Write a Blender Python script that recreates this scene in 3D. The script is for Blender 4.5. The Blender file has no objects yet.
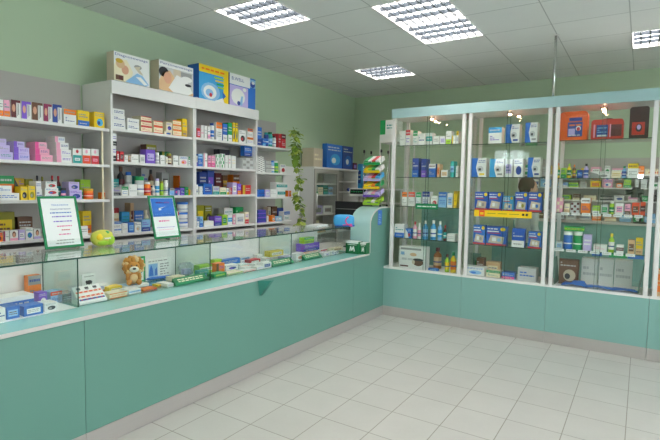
import bpy, bmesh, math, random
from mathutils import Vector, Matrix
sc = bpy.context.scene
C = sc.collection
PI = math.pi

# ------------------------------------------------------------------ camera
YAW, PITCH, ROLL, FL = math.radians(32.83382244), math.radians(3.83354181), math.radians(0.97333257), 481.8143
CAM = Vector((0, 0, 1.5))
cy, sy, cp, sp = math.cos(YAW), math.sin(YAW), math.cos(PITCH), math.sin(PITCH)
FW = Vector((-sy*cp, cy*cp, -sp)); r0 = Vector((cy, sy, 0)); u0 = r0.cross(FW)
RT = math.cos(ROLL)*r0 + math.sin(ROLL)*u0
UP = -math.sin(ROLL)*r0 + math.cos(ROLL)*u0
cd = bpy.data.cameras.new('camera'); cam = bpy.data.objects.new('camera', cd); C.objects.link(cam)
cam.matrix_world = Matrix(((RT.x, UP.x, -FW.x, CAM.x), (RT.y, UP.y, -FW.y, CAM.y), (RT.z, UP.z, -FW.z, CAM.z), (0, 0, 0, 1)))
cd.sensor_fit = 'HORIZONTAL'; cd.sensor_width = 36; cd.lens = FL/660*36; cd.clip_start = 0.05
sc.camera = cam

def on(ax, val, px, py):
    """the real point seen at a place of the photo, on a known plane of the room"""
    d = FW + RT*(px-330)/FL - UP*(py-220)/FL
    return CAM + d*((val-CAM[ax])/d[ax])

# ------------------------------------------------------------------ materials
def lin(c): return c/12.92 if c <= .04045 else ((c+.055)/1.055)**2.4
def rgb(h): return tuple(lin(int(h[i:i+2], 16)/255) for i in (0, 2, 4)) + (1,)
PAL = dict(mb='2358b8', w='e9e9e6', gy='9a9a98', lgy='c4c6c6', dk='2a2a30', nv='2b4796', bl='2a6cc4', lb='8cbbe2', te='2b9b96', gr='1f9a55', dg='0e6a3a',
           lg='9fcb35', ye='ecca1c', oo='ea7a16', ro='e2502a', re='c72f38', ma='8a1f50', pk='eda6c0', hp='dc4a92', pu='7852c4', lv='c3b4e4',
           br='6c4630', tn='dab48a', cr='eee2c2', ol='8f8b1e', mn='5e2026', gd='c9a32e', sk='d9a184', am='a05a18', sb='3fa0d8', be='cdbfa8')
MATS = {}
LAMP_K = 17.
def mat(key, rough=.5, metal=0., coat=0., hexc=None):
    if key in MATS: return MATS[key]
    m = bpy.data.materials.new(key); m.use_nodes = True
    b = m.node_tree.nodes['Principled BSDF']
    b.inputs['Base Color'].default_value = rgb(hexc or PAL[key])
    b.inputs['Roughness'].default_value = rough; b.inputs['Metallic'].default_value = metal
    b.inputs['Coat Weight'].default_value = coat
    MATS[key] = m
    return m
for k in PAL: mat(k, .42)
def noisy(key, hexc, rough, scale=3., amt=.06, metal=0., stretch=None):
    m = mat(key, rough, metal, 0, hexc); nt = m.node_tree; N = nt.nodes; b = N['Principled BSDF']
    tc = N.new('ShaderNodeTexCoord'); mp = N.new('ShaderNodeMapping'); nz = N.new('ShaderNodeTexNoise'); mx = N.new('ShaderNodeMix'); mx.data_type = 'RGBA'
    if stretch: mp.inputs['Scale'].default_value = stretch
    nz.inputs['Scale'].default_value = scale; nz.inputs['Detail'].default_value = 4
    c = rgb(hexc)
    mx.inputs[6].default_value = tuple(v*(1-amt) for v in c[:3])+(1,); mx.inputs[7].default_value = tuple(min(1, v*(1+amt)) for v in c[:3])+(1,)
    L = nt.links.new
    L(tc.outputs['Object'], mp.inputs['Vector']); L(mp.outputs['Vector'], nz.inputs['Vector']); L(nz.outputs['Fac'], mx.inputs[0]); L(mx.outputs[2], b.inputs['Base Color'])
    return m
noisy('wallgreen', 'b6c8ab', .8, 1.2, .03)
noisy('tealshade', '2f7f72', .4, .8, .03)
noisy('teal', '639286', .32, .8, .03)
noisy('tealcab', '7faba4', .3, .8, .03)
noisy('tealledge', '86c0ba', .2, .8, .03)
noisy('fascia', 'a0bfc0', .35, .8, .02)
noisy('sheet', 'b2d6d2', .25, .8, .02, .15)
noisy('alu', 'b9b3b0', .38, 2., .04, .35, (1, 1, 30))
noisy('white', 'e4e2e0', .45, 1.5, .02)
noisy('offwhite', 'cfcac6', .5, 1.5, .03)
noisy('backgrey', 'b2ada8', .6, 1.5, .03)
mat('frame_green', .35, hexc='0f7d4c'); mat('paper', .6, hexc='eef0f0'); mat('black', .35, hexc='17181b'); mat('chrome', .18, 1., hexc='c8cac8')
mat('leafdark', .5, hexc='7a9a3c'); mat('leaflight', .5, hexc='b0c255'); mat('leafyellow', .5, hexc='c7c84e'); mat('fur', .95, hexc='c98a3e'); mat('furlight', .95, hexc='e7c896')
mat('furwhite', .95, hexc='f0ece2'); mat('skin', .55, hexc='d6a58a'); mat('hair', .7, hexc='4e3426'); mat('bag', .45, hexc='3f1a1a'); mat('bagred', .4, hexc='c7301f'); mat('bagorange', .4, hexc='ea6212')
mat('louvre', .5, hexc='3c434b'); mat('coat', .8, hexc='e6ebea'); mat('screen', .15, hexc='10221a'); mat('rubber', .6, hexc='15151a'); mat('bulbglass', .3, hexc='ffe8d8'); mat('joint', .6, hexc='3f6f66')
def emis(key, hexc, s):
    m = bpy.data.materials.new(key); m.use_nodes = True; nt = m.node_tree
    e = nt.nodes.new('ShaderNodeEmission'); e.inputs[0].default_value = rgb(hexc); e.inputs[1].default_value = s
    nt.links.new(e.outputs[0], nt.nodes['Material Output'].inputs[0]); MATS[key] = m
emis('tube', 'fffaf4', LAMP_K); emis('bulb', 'ffb890', 110.0); emis('daylight', 'dfeaf5', 3.0); emis('reflection_glow', 'ffffff', 6)
def glassy(key, tint, refl=.9, rough=0., ior=1.45, op=0.):
    m = bpy.data.materials.new(key); m.use_nodes = True; nt = m.node_tree; N = nt.nodes; L = nt.links.new
    t = N.new('ShaderNodeBsdfTransparent'); t.inputs[0].default_value = rgb(tint)
    g = N.new('ShaderNodeBsdfGlossy'); g.inputs['Roughness'].default_value = rough; g.inputs[0].default_value = (refl, refl, refl, 1)
    f = N.new('ShaderNodeFresnel'); ge = N.new('ShaderNodeNewGeometry'); ma = N.new('ShaderNodeMath'); ma.operation = 'MULTIPLY_ADD'
    ma.inputs[1].default_value = 1/ior-ior; ma.inputs[2].default_value = ior; L(ge.outputs['Backfacing'], ma.inputs[0]); L(ma.outputs[0], f.inputs[0])
    mx = N.new('ShaderNodeMixShader'); L(f.outputs[0], mx.inputs[0]); L(t.outputs[0], mx.inputs[1]); L(g.outputs[0], mx.inputs[2])
    last = mx
    if op:
        d = N.new('ShaderNodeBsdfDiffuse'); d.inputs[0].default_value = rgb(tint)
        m2 = N.new('ShaderNodeMixShader'); m2.inputs[0].default_value = op; L(mx.outputs[0], m2.inputs[1]); L(d.outputs[0], m2.inputs[2]); last = m2
    L(last.outputs[0], N['Material Output'].inputs[0]); MATS[key] = m
glassy('glass', 'fcfefd'); glassy('glass_green', 'f0f7f3'); glassy('glass_edge', '5e8a7c', .6, .1, 1.45, .35); glassy('clearbag', 'e6ebee', .9, .08, 1.5, .25)
glassy('greenplate', '9fc4b6', .8, .05, 1.5, .45)

# ------------------------------------------------------------------ mesh builder
class MB:
    def __init__(s): s.v = []; s.f = []; s.m = []; s.names = []; s.sm = []
    def mi(s, k):
        if k not in s.names: s.names.append(k)
        return s.names.index(k)
    def add(s, vs, fs, k, smooth=False):
        n = len(s.v); s.v += [Vector(v) for v in vs]; i = s.mi(k)
        for f in fs: s.f.append([n+a for a in f]); s.m.append(i); s.sm.append(smooth)
    def box(s, x0, x1, y0, y1, z0, z1, k):
        s.add([(x0, y0, z0), (x1, y0, z0), (x1, y1, z0), (x0, y1, z0), (x0, y0, z1), (x1, y0, z1), (x1, y1, z1), (x0, y1, z1)],
              [(0, 3, 2, 1), (4, 5, 6, 7), (0, 1, 5, 4), (1, 2, 6, 5), (2, 3, 7, 6), (3, 0, 4, 7)], k)
    def poly(s, pts, k): s.add(pts, [tuple(range(len(pts)))], k)
    def prism(s, pts, off, k, sidek=None):
        n = len(pts); o = Vector(off); a = [Vector(p) for p in pts]; b = [p+o for p in a]
        s.add(a+b, [tuple(reversed(range(n))), tuple(range(n, 2*n))], k)
        s.add(a+b, [(i, (i+1) % n, n+(i+1) % n, n+i) for i in range(n)], sidek or k)
    def lathe(s, prof, k, c=(0, 0, 0), seg=20, sx=1., sy=1., smooth=True):
        vs = []; fs = []; n = len(prof)
        for r, z in prof:
            for j in range(seg):
                a = 2*PI*j/seg; vs.append((c[0]+r*sx*math.cos(a), c[1]+r*sy*math.sin(a), c[2]+z))
        for i in range(n-1):
            for j in range(seg): fs.append((i*seg+j, i*seg+(j+1) % seg, (i+1)*seg+(j+1) % seg, (i+1)*seg+j))
        s.add(vs, fs, k, smooth)
        s.add(vs[:seg], [tuple(reversed(range(seg)))], k); s.add(vs[-seg:], [tuple(range(seg))], k)
    def tube(s, pts, r, k, seg=8):
        pts = [Vector(p) for p in pts]; vs = []; fs = []
        for i, p in enumerate(pts):
            d = (pts[min(i+1, len(pts)-1)]-pts[max(i-1, 0)]).normalized()
            a = d.orthogonal().normalized() if i == 0 else (a-d*a.dot(d)).normalized()
            b = d.cross(a)
            for j in range(seg):
                t = 2*PI*j/seg; vs.append(p+a*(r*math.cos(t))+b*(r*math.sin(t)))
        for i in range(len(pts)-1):
            for j in range(seg): fs.append((i*seg+j, i*seg+(j+1) % seg, (i+1)*seg+(j+1) % seg, (i+1)*seg+j))
        fs.append(tuple(reversed(range(seg)))); fs.append(tuple(range(len(vs)-seg, len(vs))))
        s.add(vs, fs, k, True)
    def ball(s, c, r, k, seg=16, rings=10, sc3=(1, 1, 1), bump=0., rng=None, power=2.):
        vs = []; fs = []
        for i in range(rings+1):
            t = PI*i/rings
            for j in range(seg):
                a = 2*PI*j/seg; q = Vector((math.sin(t)*math.cos(a), math.sin(t)*math.sin(a), math.cos(t)))
                if power != 2:
                    q = Vector([math.copysign(abs(x)**(2/power), x) for x in q])
                rr = r*(1+(rng.uniform(-bump, bump) if rng and 0 < i < rings else 0))
                vs.append((c[0]+q.x*rr*sc3[0], c[1]+q.y*rr*sc3[1], c[2]+q.z*rr*sc3[2]))
        for i in range(rings):
            for j in range(seg): fs.append((i*seg+j, (i+1)*seg+j, (i+1)*seg+(j+1) % seg, i*seg+(j+1) % seg))
        s.add(vs, fs, k, True)
    def text(s, txt, k, ox, oy, oz, w, h=None, ax=(1, 0, 0), up=(0, 0, 1), align='l'):
        cu = bpy.data.curves.new('t', 'FONT'); cu.body = txt; cu.resolution_u = 2; ob = bpy.data.objects.new('t', cu); C.objects.link(ob)
        dg = bpy.context.evaluated_depsgraph_get(); me = bpy.data.meshes.new_from_object(ob.evaluated_get(dg))
        xs = [v.co.x for v in me.vertices]; ys = [v.co.y for v in me.vertices]
        ax = Vector(ax); up = Vector(up)
        fx = w/(max(xs)-min(xs)); fy = (h/(max(ys)-min(ys))) if h else fx
        n = len(s.v); i = s.mi(k)
        for v in me.vertices: s.v.append(Vector((ox, oy, oz))+ax*((v.co.x-min(xs))*fx)+up*((v.co.y-min(ys))*fy))
        for p in me.polygons: s.f.append([n+a for a in p.vertices]); s.m.append(i); s.sm.append(False)
        bpy.data.objects.remove(ob); bpy.data.curves.remove(cu); bpy.data.meshes.remove(me)
    def build(s, name, parent=None, loc=None, rz=0., bevel=0.):
        me = bpy.data.meshes.new(name); me.from_pydata([tuple(v) for v in s.v], [], s.f)
        for k in s.names: me.materials.append(MATS[k])
        me.polygons.foreach_set('material_index', s.m); me.polygons.foreach_set('use_smooth', s.sm); me.update()
        o = bpy.data.objects.new(name, me); C.objects.link(o)
        if parent: o.parent = parent
        if loc is not None: o.location = loc
        o.rotation_euler = (0, 0, rz)
        if bevel:
            b = o.modifiers.new('b', 'BEVEL'); b.width = bevel; b.segments = 2; b.limit_method = 'ANGLE'
        return o
LABELS = {}
def tag(o, label, cat, group=None, kind=None):
    o['label'] = label; o['category'] = cat
    if group: o['group'] = group
    if kind: o['kind'] = kind
    n = len(label.split())
    if n > 16 or n < 4: print('LABEL LEN', n, label)
    if label in LABELS: print('LABEL DUP', label)
    LABELS[label] = 1
    return o
def empty(name, loc=(0, 0, 0), rz=0.):
    o = bpy.data.objects.new(name, None); C.objects.link(o); o.location = loc; o.rotation_euler = (0, 0, rz); o.empty_display_size = .1
    return o
def struct(o): o['kind'] = 'structure'; return o
def B(name, parent, x0, x1, y0, y1, z0, z1, k, bevel=0.):
    m = MB(); m.box(x0, x1, y0, y1, z0, z1, k); return m.build(name, parent, bevel=bevel)

# ------------------------------------------------------------------ room
H = 3.0; XL, XR, YB, YF = -4.1, 3.0, 7.06, -3.0
def grid_mat(key, base, line, sx, sy, ox, oy, wid, rough, dirt=0., speck=0., bumpy=0.):
    m = bpy.data.materials.new(key); m.use_nodes = True; nt = m.node_tree; N = nt.nodes; L = nt.links.new; b = N['Principled BSDF']
    b.inputs['Roughness'].default_value = rough
    tc = N.new('ShaderNodeTexCoord'); sep = N.new('ShaderNodeSeparateXYZ'); L(tc.outputs['Object'], sep.inputs[0])
    def M(op, a, c=None):
        n = N.new('ShaderNodeMath'); n.operation = op
        for i, x in enumerate((a, c)):
            if x is None: continue
            if isinstance(x, (int, float)): n.inputs[i].default_value = x
            else: L(x, n.inputs[i])
        return n.outputs[0]
    ds = []; ids = []
    for o, s_, off in ((sep.outputs[0], sx, ox), (sep.outputs[1], sy, oy)):
        t = M('DIVIDE', M('SUBTRACT', o, off), s_); fr = M('FRACT', t); ids.append(M('FLOOR', t))
        ds.append(M('MULTIPLY', M('MINIMUM', fr, M('SUBTRACT', 1., fr)), s_))
    d = M('MINIMUM', ds[0], ds[1]); ln = M('LESS_THAN', d, wid)
    cmb = N.new('ShaderNodeCombineXYZ'); L(ids[0], cmb.inputs[0]); L(ids[1], cmb.inputs[1])
    wn = N.new('ShaderNodeTexWhiteNoise'); L(cmb.outputs[0], wn.inputs['Vector'])
    nz = N.new('ShaderNodeTexNoise'); nz.inputs['Scale'].default_value = 4.; nz.inputs['Detail'].default_value = 6; L(tc.outputs['Object'], nz.inputs['Vector'])
    n2 = N.new('ShaderNodeTexNoise'); n2.inputs['Scale'].default_value = 45.; n2.inputs['Detail'].default_value = 3; L(tc.outputs['Object'], n2.inputs['Vector'])
    v = M('ADD', M('MULTIPLY', M('SUBTRACT', wn.outputs['Value'], .5), dirt*.6), M('MULTIPLY', M('SUBTRACT', nz.outputs['Fac'], .5), dirt*2))
    v = M('ADD', v, M('MULTIPLY', M('SUBTRACT', n2.outputs['Fac'], .5), speck))
    v = M('ADD', v, 1.)
    hs = N.new('ShaderNodeHueSaturation'); hs.inputs['Color'].default_value = rgb(base); L(v, hs.inputs['Value'])
    mx = N.new('ShaderNodeMix'); mx.data_type = 'RGBA'; L(ln, mx.inputs[0]); L(hs.outputs[0], mx.inputs[6]); mx.inputs[7].default_value = rgb(line)
    L(mx.outputs[2], b.inputs['Base Color'])
    MATS[key] = m
grid_mat('floortile', 'bbb9b4', '868278', .332, .336, -.012, 2.219, .0028, .38, .07, .06)
grid_mat('ceiltile', 'dfe1de', 'b0b3b0', .6, .6, -.16, 0., .0045, .9, .03, .05)
m = MB(); m.box(XL-.1, XR+.1, YF-.1, YB+.1, -.1, 0, 'floortile'); struct(m.build('floor'))
LAMPS = [(-3.16, 3.0), (-1.96, 3.6), (-1.96, 4.2), (-3.16, 5.4), (-.16, 5.4)]
HID = [(-3.16, .6), (-1.96, 1.2), (-.16, 1.2), (-.16, 2.4), (-1.36, -.6), (1.04, .6), (1.04, 3.0), (.44, -1.8)]  # fittings out of view, added for general lighting
# ceiling with a hole over every light fitting
m = MB(); holes = set((round((x+.16)/.6), round(y/.6)) for x, y in LAMPS+HID)
i0, i1, j0, j1 = -7, 6, -6, 12
for j in range(j0, j1):
    run = None
    for i in range(i0, i1+1):
        solid = i < i1 and (i, j) not in holes
        if solid and run is None: run = i
        if not solid and run is not None:
            x0, x1 = max(-.16+.6*run, XL-.1), min(-.16+.6*i, XR+.1); y0, y1 = max(.6*j, YF-.1), min(.6*(j+1), YB+.1)
            if x1 > x0 and y1 > y0: m.box(x0, x1, y0, y1, H, H+.02, 'ceiltile')
            run = None
struct(m.build('ceiling'))
m = MB(); m.box(XL-.1, XL, YF-.1, YB+.1, 0, H+.3, 'wallgreen'); struct(m.build('wall_left'))
m = MB(); m.box(XL, XR, YB, YB+.1, 0, H+.3, 'wallgreen'); struct(m.build('wall_back'))
VY0, VY1, VZ0, VZ1 = -1.6, 4.4, .85, 2.5
m = MB(); m.box(XR, XR+.1, YF-.1, YB+.1, 0, VZ0, 'wallgreen'); m.box(XR, XR+.1, YF-.1, YB+.1, VZ1, H+.3, 'wallgreen'); m.box(XR, XR+.1, YF-.1, VY0, VZ0, VZ1, 'wallgreen'); m.box(XR, XR+.1, VY1, YB+.1, VZ0, VZ1, 'wallgreen'); struct(m.build('wall_right'))
wn = struct(empty('unseen_window_2', (XR+.05, (VY0+VY1)/2, VZ0))); vh = (VY1-VY0)/2  # window out of view, added to bring daylight onto shelves and counter
m = MB()
for k in range(5):
    y = -vh+2*vh*k/4; m.box(-.04, .04, y-.035, y+.035, 0, VZ1-VZ0, 'white')
m.box(-.04, .04, -vh, vh, 0, .06, 'white'); m.box(-.04, .04, -vh, vh, VZ1-VZ0-.06, VZ1-VZ0, 'white'); m.build('window_frame', wn)
m = MB(); m.box(-.004, .004, -vh, vh, .06, VZ1-VZ0-.06, 'glass'); m.build('window_pane', wn)
m = MB(); WX0, WX1, WZ0, WZ1 = -3.4, -2.6, 2.1, 2.62
m.box(XL, XR, YF-.1, YF, 0, WZ0, 'wallgreen'); m.box(XL, XR, YF-.1, YF, WZ1, H+.3, 'wallgreen'); m.box(XL, WX0, YF-.1, YF, WZ0, WZ1, 'wallgreen'); m.box(WX1, XR, YF-.1, YF, WZ0, WZ1, 'wallgreen')
struct(m.build('wall_front'))
wn = struct(empty('unseen_window_1', ((WX0+WX1)/2, YF-.05, WZ0)))  # window out of view, put in for daylight and its reflection in the glass
cx = (WX0+WX1)/2
m = MB()
for k in range(3):
    x = WX0+(WX1-WX0)*k/2-cx; m.box(x-.04, x+.04, -.04, .04, 0, WZ1-WZ0, 'white')
m.box(WX0-cx, WX1-cx, -.04, .04, 0, .06, 'white'); m.box(WX0-cx, WX1-cx, -.04, .04, WZ1-WZ0-.06, WZ1-WZ0, 'white'); m.build('window_frame', wn)
m = MB(); m.box(WX0-cx, WX1-cx, -.004, .004, .06, WZ1-WZ0-.06, 'glass'); m.build('window_pane', wn)

# ceiling lights
def fixture(x, y, label):
    t = empty('ceiling_light', (x+.3, y+.3, H)); tag(t, label, 'ceiling light', 'louvred ceiling light panels')
    m = MB(); a = .297
    for s in (-1, 1):
        m.box(s*a-.008 if s < 0 else s*a-.004, s*a+.004 if s < 0 else s*a+.008, -a, a, -.006, .09, 'white'); m.box(-a, a, s*a-.008 if s < 0 else s*a-.004, s*a+.004 if s < 0 else s*a+.008, -.006, .09, 'white')
    m.box(-a, a, -a, a, .09, .1, 'white'); m.build('housing', t)
    m = MB()
    for k in range(4):
        yy = -.225+.15*k; m.tube([(-.27, yy, .055), (.27, yy, .055)], .024, 'tube', 10)
    m.build('fluorescent_tube', t)
    m = MB()
    for k in range(1, 4):
        yy = -.3+.15*k; m.prism([(-.288, yy-.012, .03), (-.288, yy+.012, .03), (-.288, yy, -.004)], (.576, 0, 0), 'louvre')
    for k in range(1, 8):
        xx = -.3+.075*k; m.box(xx-.006, xx+.006, -.288, .288, -.002, .03, 'louvre')
    m.build('louvre', t)
for (x, y), l in zip(LAMPS, ['square louvred ceiling light nearest the left wall shelving', 'nearer of two adjoining louvred ceiling lights, cut by the top edge',
        'farther of two adjoining louvred ceiling lights, fully in view', 'smallest square louvred ceiling light, near the far back corner', 'square louvred ceiling light at the right edge, above the right glass cabinet']):
    fixture(x, y, l)
for i, (x, y) in enumerate(HID):
    fixture(x, y, 'louvred ceiling light out of view, %s over the shop floor' % ['beside the left wall', 'over the counter aisle', 'right of the counter', 'in front of the glass cabinets', 'near the window wall', 'near the right wall', 'right of the glass cabinets', 'closest to the front wall'][i])

# ------------------------------------------------------------------ goods: printed cartons, bottles, jars
def lum(k):
    c = rgb(PAL.get(k, '888888')); return .3*c[0]+.6*c[1]+.1*c[2]
def dash(m, w, h, u0_, v0_, u1_, v1_, k, rng, rows=2, e=-.0007):
    for r in range(rows):
        a = v0_+(v1_-v0_)*(r+.28)/rows; b = v0_+(v1_-v0_)*(r+.72)/rows; u = u0_
        while u < u1_-.04:
            q = min(u+rng.uniform(.06, .2), u1_); R(m, w, h, u, a, q, b, k, e); u = q+.035
            if r and rng.random() < .2: break
def R(m, w, h, u0_, v0_, u1_, v1_, k, e=-.0005):
    m.poly([((u0_-.5)*w, e, v0_*h), ((u1_-.5)*w, e, v0_*h), ((u1_-.5)*w, e, v1_*h), ((u0_-.5)*w, e, v1_*h)], k)
def EL(m, w, h, u, v, ru, rv, k, e=-.0006, n=14):
    m.poly([((u-.5+ru*math.cos(2*PI*i/n))*w, e, (v+rv*math.sin(2*PI*i/n))*h) for i in range(n)], k)
def face_print(m, w, h, c1, c2, style, rng, acc=None):
    ink = rng.choice(['nv', 'gy', 'bl', 'te', 'gy', 'pu']) if lum(c1) > .25 else 'lgy'; ink2 = 'lgy' if lum(c2) < .3 else rng.choice(['gy', 'nv', 'br'])
    a = acc or ('re' if rng.random() < .3 else ink)
    if style == 'band': R(m, w, h, 0, 0, 1, .36, c2); dash(m, w, h, .1, .52, .9, .82, ink, rng); dash(m, w, h, .15, .1, .8, .24, ink2, rng, 1)
    elif style == 'top': R(m, w, h, 0, .66, 1, 1, c2); dash(m, w, h, .1, .72, .9, .92, ink2, rng, 1); dash(m, w, h, .12, .18, .85, .5, ink, rng, 3)
    elif style == 'mid': R(m, w, h, 0, .3, 1, .7, c2); dash(m, w, h, .12, .4, .88, .62, ink2, rng, 1)
    elif style == 'lab': R(m, w, h, .14, .2, .86, .72, c2); dash(m, w, h, .2, .3, .8, .62, ink2, rng, 2)
    elif style == 'blob': EL(m, w, h, .55, .36, .32, .24, c2); EL(m, w, h, .45, .32, .14, .12, a, -.0009); dash(m, w, h, .08, .7, .92, .92, ink, rng)
    elif style == 'half': R(m, w, h, 0, 0, .55, 1, c2); EL(m, w, h, .28, .55, .17, .22, acc or 'sk', -.0008); R(m, w, h, .62, .12, .68, .85, 'gy'); R(m, w, h, .74, .2, .84, .9, 'lgy'); R(m, w, h, .74, .2, .78, .8, 'dk', -.0008); R(m, w, h, .55, .86, 1, 1, c2, -.0007)
    elif style == 'lef': R(m, w, h, 0, 0, .3, 1, c2); dash(m, w, h, .38, .35, .92, .72, ink, rng, 2)
    elif style == 'txt': dash(m, w, h, .1, .3, .9, .75, c2, rng, 2)
    elif style == 'edge': R(m, w, h, 0, 0, 1, .16, c2); R(m, w, h, 0, .84, 1, 1, c2); dash(m, w, h, .12, .35, .88, .65, c2, rng, 2)
    elif style == 'dot': R(m, w, h, 0, 0, 1, .55, c2); EL(m, w, h, .5, .8, .16, .12, acc or 're'); R(m, w, h, .2, .18, .8, .36, 'w' if acc is None else acc, -.0008); dash(m, w, h, .25, .2, .75, .34, c2, rng, 1, -.001)
    elif style == 'dia':
        m.poly([((-.5)*w, -.0005, 0), ((.1)*w, -.0005, 0), ((-.1)*w, -.0005, .6*h), ((-.5)*w, -.0005, .95*h)], c2); EL(m, w, h, .68, .34, .2, .2, a, -.0008); dash(m, w, h, .45, .68, .95, .9, ink, rng)
    elif style == 'fac': R(m, w, h, 0, 0, 1, .25, c2); EL(m, w, h, .5, .62, .24, .3, 'br', -.0006); EL(m, w, h, .5, .55, .17, .22, 'sk', -.0008)
    elif style == 'chk':
        for i in range(3):
            for j in range(4):
                if (i+j) % 2: R(m, w, h, i/3+.02, j/4+.02, i/3+.3, j/4+.23, c2)
    elif style == 'med':   # blue plaster pack: yellow round flash, pale picture, red foot
        R(m, w, h, 0, 0, 1, .09, 're'); R(m, w, h, .05, .7, .62, .76, 'w'); dash(m, w, h, .06, .8, .6, .93, 'w', rng, 1); R(m, w, h, .06, .62, .7, .66, 're'); EL(m, w, h, .82, .86, .13, .1, 'ye')
        m.poly([((-.4)*w, -.0007, .14*h), ((.34)*w, -.0007, .1*h), ((.4)*w, -.0007, .46*h), ((-.28)*w, -.0007, .54*h)], 'be'); R(m, w, h, .3, .22, .5, .42, 'w', -.001); EL(m, w, h, .64, .3, .1, .1, c2, -.001)
    elif style == 'frm': R(m, w, h, 0, 0, 1, 1, c2); R(m, w, h, .1, .06, .9, .92, c1, -.0008); R(m, w, h, .16, .5, .84, .86, 'lb', -.0011); dash(m, w, h, .2, .15, .8, .4, 'te', rng, 3, -.0012)
    elif style == 'cert':
        dash(m, w, h, .1, .84, .9, .95, 'gy', rng, 1); R(m, w, h, .1, .16, .46, .78, c2); m.poly([(-.38*w, -.0009, .2*h), (-.2*w, -.0009, .2*h), (-.24*w, -.0009, .56*h), (-.3*w, -.0009, .74*h), (-.36*w, -.0009, .5*h)], 'bl'); m.poly([(-.16*w, -.0009, .2*h), (-.05*w, -.0009, .2*h), (-.08*w, -.0009, .6*h), (-.14*w, -.0009, .5*h)], 'bl'); dash(m, w, h, .55, .16, .9, .78, 'gy', rng, 5)
    elif style == 'bug': EL(m, w, h, .5, .6, .24, .1, 'dk'); EL(m, w, h, .33, .63, .09, .07, 'dk'); R(m, w, h, .3, .48, .35, .58, 'dk'); R(m, w, h, .48, .46, .53, .54, 'dk'); R(m, w, h, .64, .47, .69, .56, 'dk'); dash(m, w, h, .15, .84, .85, .93, 'gy', rng, 1)
    elif style == 'tin':   # white and blue device box
        m.poly([((-.5)*w, -.0005, 0), ((-.02)*w, -.0005, 0), ((-.2)*w, -.0005, .5*h), ((-.05)*w, -.0005, h), ((-.5)*w, -.0005, h)], c2); EL(m, w, h, .6, .42, .22, .16, 'lgy', -.0007); R(m, w, h, .48, .34, .66, .46, 'dk', -.0009); dash(m, w, h, .46, .74, .94, .9, 'nv', rng); R(m, w, h, .55, .1, .9, .2, a, -.0008)
def carton(w, d, h, c1, c2, style, seed, name='medicine_box', acc=None, sidec=None):
    rng = random.Random(seed); m = MB(); m.box(-w/2, w/2, 0, d, 0, h, c1)
    if sidec:
        m.poly([(-w/2-.0004, 0, 0), (-w/2-.0004, 0, h), (-w/2-.0004, d, h), (-w/2-.0004, d, 0)], sidec); m.poly([(w/2+.0004, 0, 0), (w/2+.0004, d, 0), (w/2+.0004, d, h), (w/2+.0004, 0, h)], sidec)
    face_print(m, w, h, c1, c2, style, rng, acc)
    for u in (0,):  # a closing-flap seam on the lid
        m.poly([(-w/2+.002, d*.5-.0004, h+.0004), (w/2-.002, d*.5-.0004, h+.0004), (w/2-.002, d*.5+.0004, h+.0004), (-w/2+.002, d*.5+.0004, h+.0004)], 'gy')
    return m.build(name)
def bottle(w, h, c1, cap, lab, name='bottle', shape='b'):
    r = w/2; m = MB()
    if shape == 'b': pr = [(r*.9, 0), (r, .012*h), (r, .62*h), (r*.85, .7*h), (r*.42, .78*h), (r*.4, .84*h)]; cz, ch, cr = .83*h, .17*h, r*.5
    elif shape == 't': pr = [(r*.95, 0), (r, .01*h), (r, .8*h), (r*.8, .84*h), (r*.75, .86*h)]; cz, ch, cr = .855*h, .145*h, r*.82
    else: pr = [(r*.93, 0), (r, .03*h), (r, .76*h), (r*.93, .8*h)]; cz, ch, cr = .79*h, .21*h, r*1.02
    m.lathe(pr, c1, (0, r, 0)); o = m.build(name)
    m = MB(); m.lathe([(cr, 0), (cr, ch*.9), (cr*.9, ch)], cap, (0, r, cz)); m.build('cap' if shape != 'j' else 'lid', o)
    m = MB(); m.lathe([(r*1.012, .16*h), (r*1.012, .56*h)], lab, (0, r, 0)); m.lathe([(r*1.018, .3*h), (r*1.018, .36*h)], 'w' if lum(lab) < .3 else 'nv', (0, r, 0)); m.build('printed_label', o)
    return o
ORD = ['first', 'second', 'third', 'fourth', 'fifth', 'sixth', 'seventh', 'eighth', 'ninth', 'tenth', 'eleventh', 'twelfth', 'thirteenth', 'fourteenth', 'fifteenth', 'sixteenth', 'seventeenth', 'eighteenth', 'nineteenth', 'twentieth', 'twenty-first', 'twenty-second']
SEED = [11]
def nseed(): SEED[0] += 7; return SEED[0]
CATS = {'medicine_box': 'box', 'bottle': 'bottle', 'jar': 'jar'}
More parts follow.
